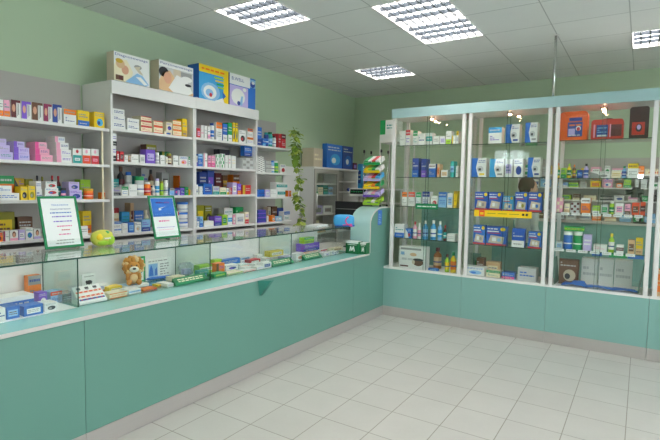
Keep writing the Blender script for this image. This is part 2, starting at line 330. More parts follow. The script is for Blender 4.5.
def shelf(where, ax, front, z, items, depth=.085, short=None):
    """ax 0: goods face +x on the wall shelving; ax 1: goods face -y in the glass cabinets"""
    rz = PI/2 if ax == 0 else 0.
    lo, hi = (.33, 2.338) if 'leftmost' in where else (2.389, 3.229) if 'second bay' in where else (3.273, 4.139) if 'third bay' in where else (-9, 9)
    for row in (0, 1):
        its = sorted([e for e in items if e.get('back', 0) == row], key=lambda e: e['p'][0][0])
        sgn = -1 if ax == 0 else 1
        pl = front+sgn*(.03+row*.15)
        for n, e in enumerate(its):
            zz = z+.0005; N = len(e['p'])
            for k, (p0, p1, pt) in enumerate(e['p']):
                pm = (p0+p1)/2; q = pl
                a = on(ax, q, p0+.22, pt)[1-ax]; b = on(ax, q, p1-.22, pt)[1-ax]; b = min(b, hi); a = max(a, lo) if b-max(a, lo) > .02 else a; w = max(b-a, .012)
                zt = on(ax, q, pm, pt).z; h = max(zt-zz-.0006, .012)
                d = min(e.get('d', depth), .14 if row == 0 else .16)
                kd = e['k']
                if kd == 'b': o = carton(w, d, h, e['c'][0], e['c'][1], e.get('s', 'txt'), nseed(), e.get('name', 'medicine_box'), e.get('acc'), e.get('side'))
                else: o = bottle(w, h, e['c'][0], e['c'][1], e['c'][2] if len(e['c']) > 2 else 'w', 'jar' if kd == 'j' else 'bottle', {'o': 'b', 't': 't', 'j': 'j'}[kd])
                loc = [0, 0, zz]; loc[ax] = q; loc[1-ax] = (a+b)/2
                o.location = loc; o.rotation_euler = (0, 0, rz)
                kname = e.get('name', 'medicine_box' if kd == 'b' else ('jar' if kd == 'j' else 'bottle'))
                pos = '%s from left%s on %s' % (ORD[n], ' at back' if row else '', where)
                if N > 1:
                    lv = 'topmost' if k == N-1 else 'bottom one' if k == 0 else '%s up' % ORD[k]
                    lab = '%s, %s of %s pile on %s' % (e['l'], lv, ORD[n], where)
                else: lab = '%s, %s' % (e['l'], pos)
                tag(o, lab, e.get('cat', CATS.get(kname, 'box')), 'goods on %s' % where)
                zz += h+.0008
def b(p0, p1, pt, c1, c2, s, l, **k): return dict(k='b', p=[(p0, p1, pt)], c=(c1, c2), s=s, l=l, **k)
def st(l, ps, c1, c2, s, **k): return dict(k='b', p=ps, c=(c1, c2), s=s, l=l, **k)
def o_(p0, p1, pt, c1, cap, lab, l, kind='o', **k): return dict(k=kind, p=[(p0, p1, pt)], c=(c1, cap, lab), l=l, **k)

# ------------------------------------------------------------------ wall shelving
XB, XF = -4.085, -3.69
def shelving(label, y0, y1, shelves, ztop, zbase, leftp, rightp, fascia, back=True, y1s=None, yback=None):
    t = empty('shelving_unit', ((XB+XF)/2, (y0+y1)/2, 0)); oy = (y0+y1)/2; ox = (XB+XF)/2; tag(t, label, 'shelving', 'white shelving bays along the left wall')
    def P(n, x0, x1, a, b_, z0, z1, k='white'): return B(n, t, x0-ox, x1-ox, a-oy, b_-oy, z0, z1, k)
    if leftp: P('side_panel', XB, XF+.012, y0, y0+.018, 0, ztop)
    if rightp: P('side_panel', XB, XF+.012, y1-.018, y1, 0, ztop)
    a, b_ = y0+(.0185 if leftp else 0), y1-(.0185 if rightp else 0)
    P('back_panel', XB-.008, XB, a+.004, (yback or b_)-.008, zbase, ztop-.001, 'backgrey')
    for z in shelves: P('shelf', XB+.001, XF, a, b_, z-.022, z)
    if fascia:
        P('fascia', XF+.0125, XF+.03, y0, y1, ztop-.105, ztop); P('top_board', XB, XF+.012, a, b_, ztop-.02, ztop)
    P('plinth', XB+.05, XF-.03, a, b_, 0, .08, 'alu'); P('base_cabinet', XB+.001, XF-.02, a, b_, .081, zbase-.03)
    n = 2
    for k in range(n):
        w = (b_-a)/n; ya = a+k*w+.003
        for zz0, zz1 in ((.085, .57), (.575, zbase-.215), (zbase-.21, zbase-.04)):
            dr = P('drawer' if zz1 > .6 else 'door', XF-.0195, XF-.002, ya, ya+w-.006, zz0, zz1)
            h_ = MB(); h_.tube([(XF+.02-ox, ya+w*.35-oy, zz1-.05), (XF+.02-ox, ya+w*.65-oy, zz1-.05)], .005, 'chrome'); h_.box(XF-.002-ox, XF+.02-ox, ya+w*.36-oy, ya+w*.37-oy, zz1-.054, zz1-.046, 'chrome'); h_.box(XF-.002-ox, XF+.02-ox, ya+w*.63-oy, ya+w*.64-oy, zz1-.054, zz1-.046, 'chrome'); h_.build('handle', dr)
    return t, P
SL = [1.95, 1.657, 1.374, 1.088]; SA = [1.963, 1.69, 1.403, 1.082]; SB_ = [1.972, 1.69, 1.409, 1.082]; SC_ = [1.97, 1.667, 1.38, 1.08]
t, P = shelving('wide leftmost open shelving bay with white back panel, cut by the left edge', .3, 2.36, SL, 2.34, 1.06, True, False, False)
m = MB(); m.tube([(XF-.012+3.8875, 2.305-1.33, 1.10), (XF-.012+3.8875, 2.305-1.33, 1.93)], .008, 'cr'); m.build('support_rod', t)
shelving('second shelving bay carrying two boxes with photographs of scales on its top', 2.368, 3.25, SA, 2.345, 1.055, True, True, True)
shelving('third shelving bay carrying the blue boxes on its white top fascia', 3.252, 4.16, SB_, 2.35, 1.055, True, True, True)
shelving('narrow end shelving bay beside the trailing green vine', 4.1605, 4.86, SC_, 2.34, 1.055, False, False, False, yback=4.99)
W1 = 'shelf of leftmost bay'; W2 = 'shelf of second bay'; W3 = 'shelf of third bay'; W4 = 'shelf of vine-side bay'
hd = dict(name='hair_dye_box', d=.06)
shelf('top '+W1, 0, XF, SL[0], [
    b(-6, 3.4, 99, 'w', 'oo', 'band', 'orange-white carton cut by photo edge'), b(3.6, 9.8, 100, 'pk', 'oo', 'band', 'orange-based pink-topped carton'),
    b(10.6, 20.5, 100, 'w', 'mn', 'half', 'maroon hair dye box', **hd), b(21.2, 31, 101.5, 'w', 'pu', 'half', 'purple hair dye box', **hd), b(31.4, 42.8, 102.6, 'w', 'br', 'half', 'brown hair dye box', **hd),
    b(43.2, 51.9, 104, 'w', 'ma', 'half', 'magenta hair dye box', **hd), b(52.2, 61.8, 104.6, 'w', 'nv', 'half', 'navy hair dye box', **hd),
    b(63.6, 76.3, 109.4, 'w', 'oo', 'top', 'white carton with orange head band', acc='ma'), b(77.5, 89.3, 110.6, 'ye', 'bl', 'band', 'yellow carton with blue foot'), b(94, 107.2, 112.4, 'ye', 'sb', 'blob', 'yellow carton with dark blue figure', acc='nv')])
shelf('second '+W1, 0, XF, SL[1], [
    st('purple and white carton', [(-7, 13, 151.6), (-7, 10, 144.6), (-7, 6.5, 138.4)], 'lv', 'pu', 'lef', d=.13), st('lilac carton', [(13.6, 29.7, 153.6), (13.6, 29.3, 147.2), (13.6, 24.5, 141.4)], 'lv', 'pu', 'lef', d=.13),
    st('pink carton', [(35, 52.8, 154.8), (35, 49.6, 148.5), (34.8, 46.8, 142)], 'pk', 'hp', 'lef', d=.13), st('white carton with pinkish side', [(56.5, 72, 156), (56.2, 71.2, 149.3), (56, 68.8, 142.6), (54.8, 65, 136.6)], 'w', 'pk', 'lef', d=.13),
    b(72.6, 81.8, 148.4, 'w', 'te', 'dot', 'turquoise-footed white carton'), b(82.4, 90.6, 148.6, 'w', 'ro', 'dot', 'left red-footed white carton', acc='pk'), b(91, 99, 148.9, 'w', 're', 'dot', 'right red-footed white carton', acc='pk')], depth=.12)
shelf('third '+W1, 0, XF, SL[2], [
    st('pale carton under bright cartons', [(-6, 19.4, 193), (-4, 11.8, 185.6)], 'w', 'bl', 'txt', d=.11), b(20.3, 27.6, 186.5, 'ye', 'dk', 'blob', 'yellow carton with dark print'), b(28, 35.2, 186, 'ye', 'ol', 'blob', 'yellow carton with olive print'),
    st('white printed carton', [(36, 42.4, 189), (35.6, 41.4, 181)], 'w', 'nv', 'txt', d=.1), st('white carton with red ring', [(44.6, 58.8, 195), (44.8, 58.4, 188), (45.6, 57, 181.4)], 'w', 're', 'blob', d=.1),
    o_(62, 67.2, 188, 'nv', 'dk', 'pk', 'dark navy jar', 'j'), st('violet and white carton', [(69.4, 82, 190), (68.6, 79.4, 181.8)], 'lv', 'nv', 'blob', d=.1), 
    o_(86.2, 95.4, 188.6, 'oo', 'gd', 'ro', 'round orange pouch jar', 'j'), b(101.2, 105.4, 192.4, 'oo', 'tn', 'band', 'tiny orange carton', d=.05),
    b(-4, 14.2, 175.6, 'oo', 'gr', 'top', 'orange and green carton', back=1), b(14.6, 24.6, 178, 'gd', 'dk', 'dia', 'mustard carton with slanted print', back=1), b(25, 33, 179, 'ol', 'ye', 'lab', 'olive carton', back=1),
    o_(36, 40, 175.5, 'br', 'dk', 'ol', 'brown bottle', back=1), o_(41, 45, 176.5, 'br', 'ol', 'cr', 'small brown bottle', back=1), o_(51, 55.2, 175.5, 'dk', 're', 'te', 'dark bottle with red cap', back=1), o_(57, 61.5, 176, 'mn', 're', 'te', 'maroon bottle', back=1),
    b(80, 90.6, 179.5, 'lg', 'gr', 'band', 'light green carton', back=1)])
shelf('bottom '+W1, 0, XF, SL[3], [
    b(-5, 2.6, 233, 'oo', 'mn', 'blob', 'orange carton at photo edge'), b(3.2, 9.2, 231, 'w', 'ma', 'lef', 'white carton with magenta edge'), b(9.8, 18.2, 230.6, 'w', 'pk', 'fac', 'white carton with portrait'), b(18.6, 25, 230, 'lv', 'w', 'lab', 'lilac carton'),
    b(25.4, 33, 227.5, 'w', 'bl', 'blob', 'blue and white carton'), b(33.6, 40.8, 228.8, 'w', 'lv', 'fac', 'white carton with reddish-haired portrait'), b(79.6, 88, 226, 'w', 'gy', 'txt', 'plain white card carton', d=.03),
    b(-5, 14.6, 212, 'ol', 'ye', 'lab', 'large olive yellow carton', back=1), b(17.4, 32.6, 216.8, 'br', 'mn', 'band', 'dark brown carton', back=1), b(82.4, 91.4, 211, 'ye', 'oo', 'band', 'yellow carton with orange foot', back=1)])
sd = dict(d=.13)
shelf('top '+W2, 0, XF, SA[0], [
    st('white carton with blue print', [(112.4, 125.6, 121.6), (112.4, 125.2, 115.3), (112.6, 124.6, 109)], 'w', 'nv', 'txt', **sd), st('white carton with navy print', [(127.2, 139.4, 124.2), (127.2, 139.2, 118.6)], 'w', 'nv', 'txt', **sd),
    st('cream carton with red stripes', [(140.8, 152.2, 126.6), (140.8, 152, 121.4), (140.6, 151.6, 116.4)], 'cr', 're', 'edge', **sd), st('cream and red carton', [(153.6, 163, 126.4), (153.6, 162.8, 121)], 'cr', 'ro', 'edge', **sd),
    st('pale carton with square print', [(164.2, 172.2, 131.2), (166, 172.2, 122.4)], 'cr', 'nv', 'blob', **sd), st('cream carton with orange rim', [(172.8, 181.8, 130.2), (172.8, 181.6, 125.4), (172.6, 181.2, 120.4)], 'cr', 'oo', 'edge', **sd), b(182.2, 187.2, 118.8, 'ye', 'gd', 'band', 'tall golden yellow carton')])
shelf('second '+W2, 0, XF, SA[1], [
    st('tall white carton', [(112.4, 116.2, 145.6), (112.2, 116.8, 133.4)], 'w', 'dk', 'band', d=.08), b(116.8, 119.2, 151, 're', 'w', 'lab', 'narrow red carton'), b(119.6, 124, 151.4, 're', 'mn', 'lab', 'square red carton'), b(124.4, 128.2, 155.2, 'w', 'gy', 'txt', 'small white carton'),
    b(128.5, 130.8, 155.8, 'tn', 'br', 'band', 'small tan carton'), b(131.2, 138.6, 154.4, 'w', 'gy', 'txt', 'wide white carton'), b(140, 145.2, 154.6, 'w', 'lgy', 'lab', 'white carton left of the purple one'), b(145.8, 155.4, 149.6, 'pu', 'lv', 'lab', 'large purple carton'),
    o_(156.2, 160, 152.4, 'lgy', 'w', 'w', 'pale grey jar', 'j'), b(160.4, 165, 155.2, 'w', 'gy', 'txt', 'white carton right of the grey jar'), b(165.4, 168, 156.8, 'w', 'cr', 'lab', 'narrow white carton'), o_(168.3, 172.6, 153.4, 'br', 'ol', 'cr', 'brown and cream jar', 'j'),
    b(173, 178.4, 155.4, 'w', 'dk', 'txt', 'square white carton'), b(179, 187.8, 156.2, 'w', 'pk', 'blob', 'pinkish white carton with orange dot', acc='oo'), b(188.2, 191.2, 156.6, 'w', 'gr', 'top', 'white carton with green head'),
    b(146, 156.6, 144.6, 'br', 'ol', 'top', 'brownish carton', back=1), b(161.8, 170, 151.6, 'dg', 'ol', 'lef', 'dark green carton', back=1)])
shelf('third '+W2, 0, XF, SA[2], [
    b(112.4, 121, 187.2, 'gy', 'dk', 'band', 'low grey carton', d=.1), b(121.6, 128.4, 186.6, 'w', 'gr', 'top', 'white carton with green lid'), b(129, 137.2, 184.2, 'w', 'lgy', 'txt', 'plain white carton'), o_(138, 145.8, 176.4, 'lgy', 'gr', 'w', 'pale jar with green lid', 'j'),
    o_(146.2, 152.4, 182.2, 'oo', 'w', 're', 'orange red bottle with white cap', 't'), o_(152.7, 156, 185, 'w', 'w', 'lgy', 'small white bottle'), o_(156.4, 160.6, 178.4, 'w', 'lv', 'sb', 'white bottle with blue label', 't'), o_(161, 164.6, 181.2, 'lg', 'ol', 'lg', 'lime green bottle', 't'), o_(165, 169.2, 180, 'w', 'w', 'lgy', 'tall white bottle', 't'),
    b(169.6, 174.4, 188, 'lb', 'gy', 'top', 'grey-blue carton'), b(174.8, 180, 189.4, 'lv', 'nv', 'half', 'small violet carton', acc='hp'), b(180.4, 184.6, 187.8, 'pu', 'nv', 'lab', 'small dark purple carton'), b(185, 188.6, 186.8, 'gr', 'dg', 'lab', 'small green carton'), b(189, 191.8, 189.4, 'ye', 'oo', 'lab', 'tiny yellow carton'),
    b(112.6, 119, 178.6, 'te', 'gy', 'band', 'teal carton', back=1), o_(119.4, 126, 166.4, 'dk', 'br', 'mn', 'dark brown bottle', back=1), o_(127.2, 133.4, 171.8, 'w', 'bl', 'lgy', 'white bottle with blue cap', 't', back=1), b(134, 139.2, 176, 'te', 'dg', 'lab', 'dark teal carton', back=1),
    b(141, 148, 168.2, 'gy', 'nv', 'band', 'grey and navy carton', back=1), o_(150, 154.8, 169.6, 'br', 'dk', 'cr', 'amber brown bottle', back=1), b(161.6, 169, 172.4, 'gy', 'dk', 'lab', 'charcoal carton', back=1), b(178.6, 186.4, 175.8, 'oo', 're', 'lef', 'reddish orange carton', back=1)])
shelf('bottom '+W2, 0, XF, SA[3], [
    st('blue-topped white carton', [(112.6, 121.6, 229), (112.6, 121.6, 221.4)], 'w', 'bl', 'top', d=.1), b(122.2, 128, 223.4, 'w', 'lgy', 'txt', 'white carton left of a blue one'), b(128.3, 134.2, 222.4, 'bl', 'lb', 'lab', 'blue carton left of the framed notice'), b(134.6, 141.2, 222.2, 'w', 'lgy', 'blob', 'white carton near the framed notice', acc='tn'), b(141.6, 150.4, 219.6, 'lb', 'nv', 'band', 'pale blue carton', acc='pk'),
    b(175.4, 179.2, 211.4, 'w', 're', 'chk', 'red and white carton'), dict(k='j', p=[(180.6, 191.6, 222), (180.6, 191.6, 212.4), (181.4, 191.2, 202.2)], c=('w', 'bl', 'w'), l='white tub with blue lid'),
    o_(112.6, 121, 208, 'cr', 're', 'tn', 'cream jar with red lid', 'j', back=1), b(121.6, 129.6, 211.8, 'sb', 'nv', 'band', 'mid blue carton', back=1), b(130.2, 134, 203, 'tn', 'mn', 'lab', 'tall brownish carton', back=1), b(134.4, 143.6, 210.6, 'bl', 'te', 'band', 'blue and teal carton', back=1), o_(144.8, 150, 210, 'cr', 'cr', 'gr', 'cream bottle', back=1), b(170.8, 176.4, 205.6, 'mn', 're', 'lab', 'dark red carton', back=1)])
shelf('top '+W3, 0, XF, SB_[0], [
    b(196.8, 200.6, 128.2, 're', 'pk', 'lab', 'red carton'), b(200.9, 204, 125.2, 'w', 'pk', 'txt', 'whitish carton right of the red one'), b(204.2, 207.2, 125.8, 'w', 'lgy', 'txt', 'narrow white carton'), b(207.5, 210.6, 126.4, 'w', 'pk', 'band', 'white carton with pinkish foot'), o_(211.4, 215.4, 123, 'w', 'nv', 'bl', 'white tube with blue cap', 't'),
    b(216.2, 222.4, 122.4, 'w', 'oo', 'top', 'white carton with orange head', acc='dk'), b(222.8, 227.6, 123.8, 'bl', 'w', 'band', 'blue carton with white foot'), b(228, 232.4, 122.8, 'gr', 'w', 'band', 'green carton with white foot'), b(232.8, 235.2, 122.4, 'ye', 'dk', 'blob', 'first yellow narrow carton'), b(235.5, 238.2, 122.8, 'ye', 'ol', 'blob', 'second yellow narrow carton'),
    b(238.8, 246, 130.2, 'w', 'dk', 'blob', 'white carton with black picture'), st('white and orange carton', [(247, 254, 137.4), (247.4, 253, 128.6)], 'w', 'oo', 'top', d=.08)])
shelf('second '+W3, 0, XF, SB_[1], [
    b(196.4, 197.8, 155.6, 'w', 'pu', 'band', 'narrow white carton'), b(198, 203, 154.2, 'bl', 'lb', 'top', 'blue carton'), b(203.4, 207.6, 153.2, 'w', 'pk', 'lef', 'white carton with pink edge'), b(207.9, 211, 155.4, 'pk', 'hp', 'band', 'first pink carton'), b(211.3, 215.2, 155.8, 'pk', 'hp', 'band', 'second pink carton'),
    b(216, 219.8, 154.6, 'w', 'gr', 'chk', 'first white carton with green squares'), b(220.2, 224.4, 154, 'w', 'gr', 'chk', 'second white carton with green squares'), b(225, 228.2, 155.2, 'w', 'lgy', 'txt', 'first plain white carton'), b(228.5, 231, 155.2, 'w', 'pk', 'txt', 'pinkish white carton'), b(231.4, 236, 155.8, 'w', 'cr', 'txt', 'cream white carton'),
    b(242.6, 253.8, 157.8, 'lgy', 'gy', 'chk', 'grey lidded organiser box', d=.13), b(219, 230, 149.5, 'dk', 'nv', 'band', 'dark navy carton', back=1)])
shelf('third '+W3, 0, XF, SB_[2], [
    o_(196.4, 198.8, 184.6, 'w', 'w', 'lgy', 'small white jar', 'j'), b(199.2, 202.8, 186.4, 'w', 'lgy', 'chk', 'white carton'), b(203.4, 212.2, 183.6, 'bl', 'nv', 'lab', 'bright blue carton'), b(212.8, 219.6, 186.2, 'lgy', 'te', 'band', 'pale carton with green foot'), b(220, 226.4, 187.4, 'cr', 'gr', 'band', 'cream carton with green foot'),
    b(226.8, 229, 188, 'w', 'ye', 'band', 'narrow white and yellow carton'), b(229.3, 232, 187.6, 're', 'w', 'lef', 'narrow red carton'), b(232.4, 237, 182.4, 'lv', 'w', 'lab', 'lavender carton'), b(237.3, 241.2, 183.6, 'pu', 'oo', 'band', 'purple carton with orange foot'), b(242.6, 251, 185, 're', 'gd', 'lef', 'dark red carton with gold edge'),
    b(199.4, 206.8, 172, 'nv', 'bl', 'band', 'first navy carton', back=1), b(207.4, 214.4, 170.6, 'nv', 'pu', 'lab', 'second navy carton', back=1), b(215.4, 221.8, 173, 'mn', 're', 'band', 'maroon carton', back=1), b(222.4, 228, 175.2, 'br', 'gd', 'lab', 'brown carton', back=1), b(233, 239.8, 174.8, 'oo', 'br', 'top', 'orange carton with brown head', back=1)])
shelf('bottom '+W3, 0, XF, SB_[3], [
    b(196.6, 199.4, 218.2, 'w', 'bl', 'top', 'white carton with blue head'), b(199.7, 203.2, 216.6, 'lb', 'bl', 'band', 'light blue carton'), b(204, 214, 221, 'w', 'cr', 'txt', 'low white parcel'), b(214.4, 221.8, 216.2, 'pu', 'nv', 'band', 'deep purple carton'), b(222.2, 227.4, 214.8, 'lg', 'gr', 'lab', 'lime green carton'),
    b(227.8, 232.6, 214.6, 'w', 'sb', 'mid', 'blue striped white carton'), b(233, 235.6, 214.8, 'pk', 'w', 'lab', 'narrow pink carton'), b(236, 244.6, 213.8, 'w', 'lgy', 'lab', 'white carton with pale picture'), b(245, 249, 212, 'cr', 're', 'band', 'cream carton with red foot'),
    b(196.8, 204.4, 205.2, 'ol', 'ye', 'lab', 'first olive yellow carton', back=1), b(204.8, 212, 205.6, 'ol', 'dk', 'blob', 'second olive yellow carton', back=1), b(224, 233, 208, 'w', 'lg', 'band', 'white carton with lime foot', back=1), b(235.4, 247.6, 207, 'gr', 'oo', 'band', 'green carton with orange foot', back=1)])
shelf('top '+W4, 0, XF, SC_[0], [
    b(257.2, 262, 127.2, 'bl', 'nv', 'band', 'tall blue carton'), b(262.4, 266, 138.4, 'bl', 'sb', 'band', 'low blue carton'), o_(266.3, 269.8, 132.4, 'nv', 'te', 'bl', 'navy bottle with teal cap', 't'), o_(270.1, 273.8, 132, 'te', 'dg', 'lb', 'teal bottle', 't'), o_(274.2, 277.2, 136, 'lgy', 'dk', 'w', 'grey bottle with dark cap', 't'),
    b(277.5, 281, 133.8, 're', 'mn', 'lef', 'left red carton', acc='w'), b(281.3, 286, 134.2, 're', 'mn', 'top', 'right red carton')])
shelf('second '+W4, 0, XF, SC_[1], [
    st('small white carton', [(258, 265, 168), (258, 264.8, 164), (258.2, 264.6, 160), (258.4, 264, 156.4)], 'w', 'gy', 'chk', d=.1), st('small grey-white carton', [(266, 271.8, 168.2), (266, 271.6, 164.2), (266.2, 271.4, 160.4)], 'lgy', 'gy', 'edge', d=.1), o_(272.2, 275.6, 160.6, 'lb', 'bl', 'w', 'pale blue bottle', 't'), o_(276, 279.6, 161, 'gr', 'w', 'lg', 'green bottle with white cap', 't'), b(280.2, 285.8, 164.4, 'w', 're', 'blob', 'white carton with red picture')])
shelf('third '+W4, 0, XF, SC_[2], [
    st('blue carton', [(258.6, 264.8, 193.2), (258.8, 264.6, 189.4)], 'bl', 'nv', 'edge', d=.1), b(265.2, 270, 189.8, 'lv', 'w', 'lab', 'lavender carton'), b(270.4, 277, 189.2, 'w', 'lgy', 'txt', 'white carton'), st('teal and blue carton', [(277.4, 285.6, 189.4), (276.4, 287.6, 182.4)], 'w', 'te', 'mid', d=.1), b(288, 291.4, 190.6, 'oo', 'pk', 'lef', 'orange carton')])
shelf('bottom '+W4, 0, XF, SC_[3], [
    st('violet blue carton', [(257.4, 266.4, 217.4), (257.6, 266.4, 213.4), (257.8, 266.2, 210)], 'nv', 'pu', 'edge', d=.12), b(267, 268.8, 215.6, 'w', 'lgy', 'txt', 'narrow white carton'), b(271.6, 275, 215.2, 'oo', 'w', 'blob', 'orange and white carton'), b(275.4, 282, 216.4, 'lb', 'w', 'lab', 'light blue carton'), b(284, 290, 211.4, 'w', 'bl', 'top', 'white carton with blue head', acc='pk'),
    b(268, 271, 207, 'be', 'gy', 'lab', 'beige carton', back=1), b(272, 277.4, 206.4, 'br', 'dk', 'band', 'brown dark carton', back=1), b(277.8, 283.6, 208, 'nv', 'bl', 'lab', 'large navy carton', back=1)])

# the four large boxes on top of the shelving, and loose things around
def bigbox(px0, px1, py1a, c1, sidek, d, label, fn, xoff=.012):
    X = XF+.025; z = 2.347; a = on(0, X, px0, py1a[0])[1]; b_ = on(0, X, px1, py1a[0])[1]; h = on(0, X, px0, py1a[1]).z-z; w = b_-a
    m = MB(); m.box(-w/2, w/2, 0, d, 0, h, c1); m.poly([(-w/2-.0005, 0, 0), (-w/2-.0005, 0, h), (-w/2-.0005, d, h), (-w/2-.0005, d, 0)], sidek); fn(m, w, h)
    ob = m.build('appliance_box', loc=(X, (a+b_)/2, z+.004), rz=PI/2); tag(ob, label, 'box', 'large boxes on top of the shelving'); return ob
def scale_a(m, w, h):
    m.text('Diagnosewaage', 'nv', -.47*w, -.0012, .84*h, .92*w, .11*h)
    m.poly([(-.5*w, -.0006, 0), (-.08*w, -.0006, 0), (.02*w, -.0006, .4*h), (-.15*w, -.0006, .78*h), (-.42*w, -.0006, .76*h), (-.5*w, -.0006, .5*h)], 'cr'); EL(m, w, h, .17, .6, .12, .16, 'tn', -.0009); EL(m, w, h, .14, .7, .1, .08, 'gd', -.0011); EL(m, w, h, .3, .42, .1, .16, 'sk', -.0008); R(m, w, h, .04, .03, .25, .2, 'br', -.0012); R(m, w, h, .13, .05, .22, .17, 'mn', -.0014)
    m.poly([(-.2*w, -.001, .02*h), (.14*w, -.001, .4*h), (.3*w, -.001, .34*h), (.48*w, -.001, .06*h), (.4*w, -.001, 0), (-.1*w, -.001, 0)], 'lb'); m.poly([(.1*w, -.0013, .26*h), (.24*w, -.0013, .28*h), (.44*w, -.0013, .06*h), (.34*w, -.0013, .02*h)], 'w')
    EL(m, w, h, .66, .62, .11, .08, 'gy', -.0009); m.poly([(.05*w, -.0011, .6*h), (.24*w, -.0011, .66*h), (.2*w, -.0011, .56*h), (.32*w, -.0011, .36*h), (.2*w, -.0011, .4*h)], 'be')
def scale_p(m, w, h):
    m.text('Personenwaage', 'nv', -.46*w, -.0012, .85*h, .92*w, .1*h)
    R(m, w, h, 0, 0, 1, .8, 'lgy'); EL(m, w, h, .13, .62, .14, .17, 'dk', -.0008); m.poly([(-.5*w, -.0008, 0), (-.1*w, -.0008, 0), (-.06*w, -.0008, .5*h), (-.2*w, -.0008, .72*h), (-.4*w, -.0008, .6*h), (-.5*w, -.0008, .3*h)], 'tn'); EL(m, w, h, .24, .45, .11, .2, 'sk', -.0011); R(m, w, h, .4, .55, .62, .8, 'be', -.0008); R(m, w, h, .62, .6, .95, .76, 'gy', -.0008)
    m.poly([(-.24*w, -.0012, .12*h), (0, -.0012, .62*h), (.3*w, -.0012, .5*h), (.48*w, -.0012, .1*h), (.34*w, -.0012, 0), (-.1*w, -.0012, 0)], 'w'); EL(m, w, h, .8, .54, .16, .1, 'w', -.0014); EL(m, w, h, .84, .34, .1, .05, 'dk', -.0016); m.poly([(.34*w, -.0016, 0), (.5*w, -.0016, 0), (.5*w, -.0016, .12*h)], 'tn')
def neb(m, w, h):
    R(m, w, h, 0, .78, 1, 1, 'ye'); R(m, w, h, .82, 0, 1, .8, 'ye'); dash(m, w, h, .08, .83, .92, .95, 'oo', random.Random(3), 1, -.001); EL(m, w, h, .3, .62, .25, .16, 'sb', -.0007)
    EL(m, w, h, .38, .25, .32, .27, 'lb', -.0009); EL(m, w, h, .36, .24, .22, .2, 'w', -.0012); EL(m, w, h, .34, .22, .13, .11, 'lb', -.0014); EL(m, w, h, .38, .16, .05, .06, 're', -.0016)
    for i in range(4): R(m, w, h, .5+.04*i, .68-.09*i, .84, .73-.09*i, ('lg', 'ye', 'gr', 'lg')[i], -.0013)
    m.poly([(.3*w, -.0012, .1*h), (.42*w, -.0012, .22*h), (.28*w, -.0012, .34*h)], 'bl'); m.poly([(.0*w, -.001, 0), (.36*w, -.001, 0), (.3*w, -.001, .14*h)], 'w')
def well(m, w, h):
    R(m, w, h, 0, .66, .78, 1, 'w'); m.text('B.WELL', 'nv', -.42*w, -.0014, .8*h, .46*w, .1*h); R(m, w, h, .78, .7, 1, .96, 'lb', -.0007); EL(m, w, h, .88, .8, .1, .1, 'nv', -.001); EL(m, w, h, .9, .86, .06, .05, 'w', -.0013); R(m, w, h, .0, .0, .7, .64, 'lv', -.0006); EL(m, w, h, .32, .3, .26, .26, 'w', -.0009); EL(m, w, h, .56, .56, .07, .06, 'w', -.001)
    m.poly([(-.14*w, -.0012, .04*h), (-.06*w, -.0012, .34*h), (0, -.0012, .34*h), (-.02*w, -.0012, .04*h)], 'lb'); EL(m, w, h, .34, .1, .06, .07, 'nv', -.0014)
bigbox(114, 149.4, (70, 51), 'w', 'be', .1, 'white box with a foot-on-scale photograph, leftmost on top of second bay', scale_a)
bigbox(159, 193.2, (75, 59.5), 'w', 'be', .12, 'white scale box with a woman photograph, right on top of second bay', scale_p)
bigbox(199, 228.4, (80, 63.4), 'sb', 'bl', .16, 'tall blue and yellow inhaler box on top of third bay', neb)
bigbox(229.6, 255.4, (90, 72.6), 'bl', 'nv', .14, 'blue box with white lettered head, rightmost on top of third bay', well)
# blue carton leaning on the organiser box, third bay
p = on(0, XF-.05, 247.8, 158); zt = on(0, XF-.05, 248, 157.2).z
ob = carton(.125, .06, .11, 'bl', 'nv', 'band', 5, acc='w'); m = MB(); ob.location = (XF-.045, p.y, zt+.012); ob.rotation_euler = (0, math.radians(0), PI/2)
tag(ob, 'dark blue carton on the grey organiser box, second shelf of third bay', 'box')
# puffy lemon and lime package on the glass top
q = on(2, 1.071, 100, 245.3)
rng = random.Random(2); m = MB(); m.ball((0, 0, .056), .08, 'leafyellow', 18, 10, (.6, .95, .7), .04, rng, 2.4); ob = m.build('soft_package', loc=(-3.12, q.y-.01, 1.0715))
m = MB(); m.ball((.02, .015, .082), .034, 'gr', 12, 8, (.7, 1., .7)); m.ball((.026, .04, .04), .036, 'lg', 12, 8, (.7, 1, 1)); m.ball((.032, -.035, .065), .026, 'ye', 12, 8, (.6, 1, 1)); m.ball((.03, -.01, .028), .03, 'lg', 12, 8, (.7, 1.4, .7)); m.build('green_print', ob)
m = MB(); m.box(.035, .056, -.016, .03, .052, .06, 'w'); m.build('paper_strip', ob)
tag(ob, 'puffy yellow and green package beside the framed white notice', 'package')

# ------------------------------------------------------------------ service counter with its glass case
PX = -2.53; LZ = .773; GX = -2.74; GB = -3.14; GT = 1.071
Y0, Y1, YE = -.6, 4.745, 5.3
t = empty('display_counter', (-2.8, 2.2, 0)); tag(t, 'long teal service counter with a glass display case along its top', 'counter')
def P(n, x0, x1, a, b_, z0, z1, k, par=None, bevel=0): return B(n, par or t, x0+2.8, x1+2.8, a-2.2, b_-2.2, z0, z1, k, bevel)
for a, b_ in ((Y0, 1.4535), (1.4565, 4.4025), (4.4055, Y1-.001)): P('front_panel', PX-.018, PX, a, b_, .1125, .7515, 'teal')
for a, b_ in ((Y0, 1.4535), (1.4565, 4.4025), (4.4055, Y1-.001)): P('kick_plate', PX-.018, PX+.001, a, b_, .002, .1105, 'alu')
P('ledge', -3.18, PX-.002, Y0, Y1-.02, .752, LZ, 'tealledge'); P('ledge_edge_strip', PX-.0015, PX+.003, Y0, Y1+.001, .7535, LZ+.001, 'offwhite')
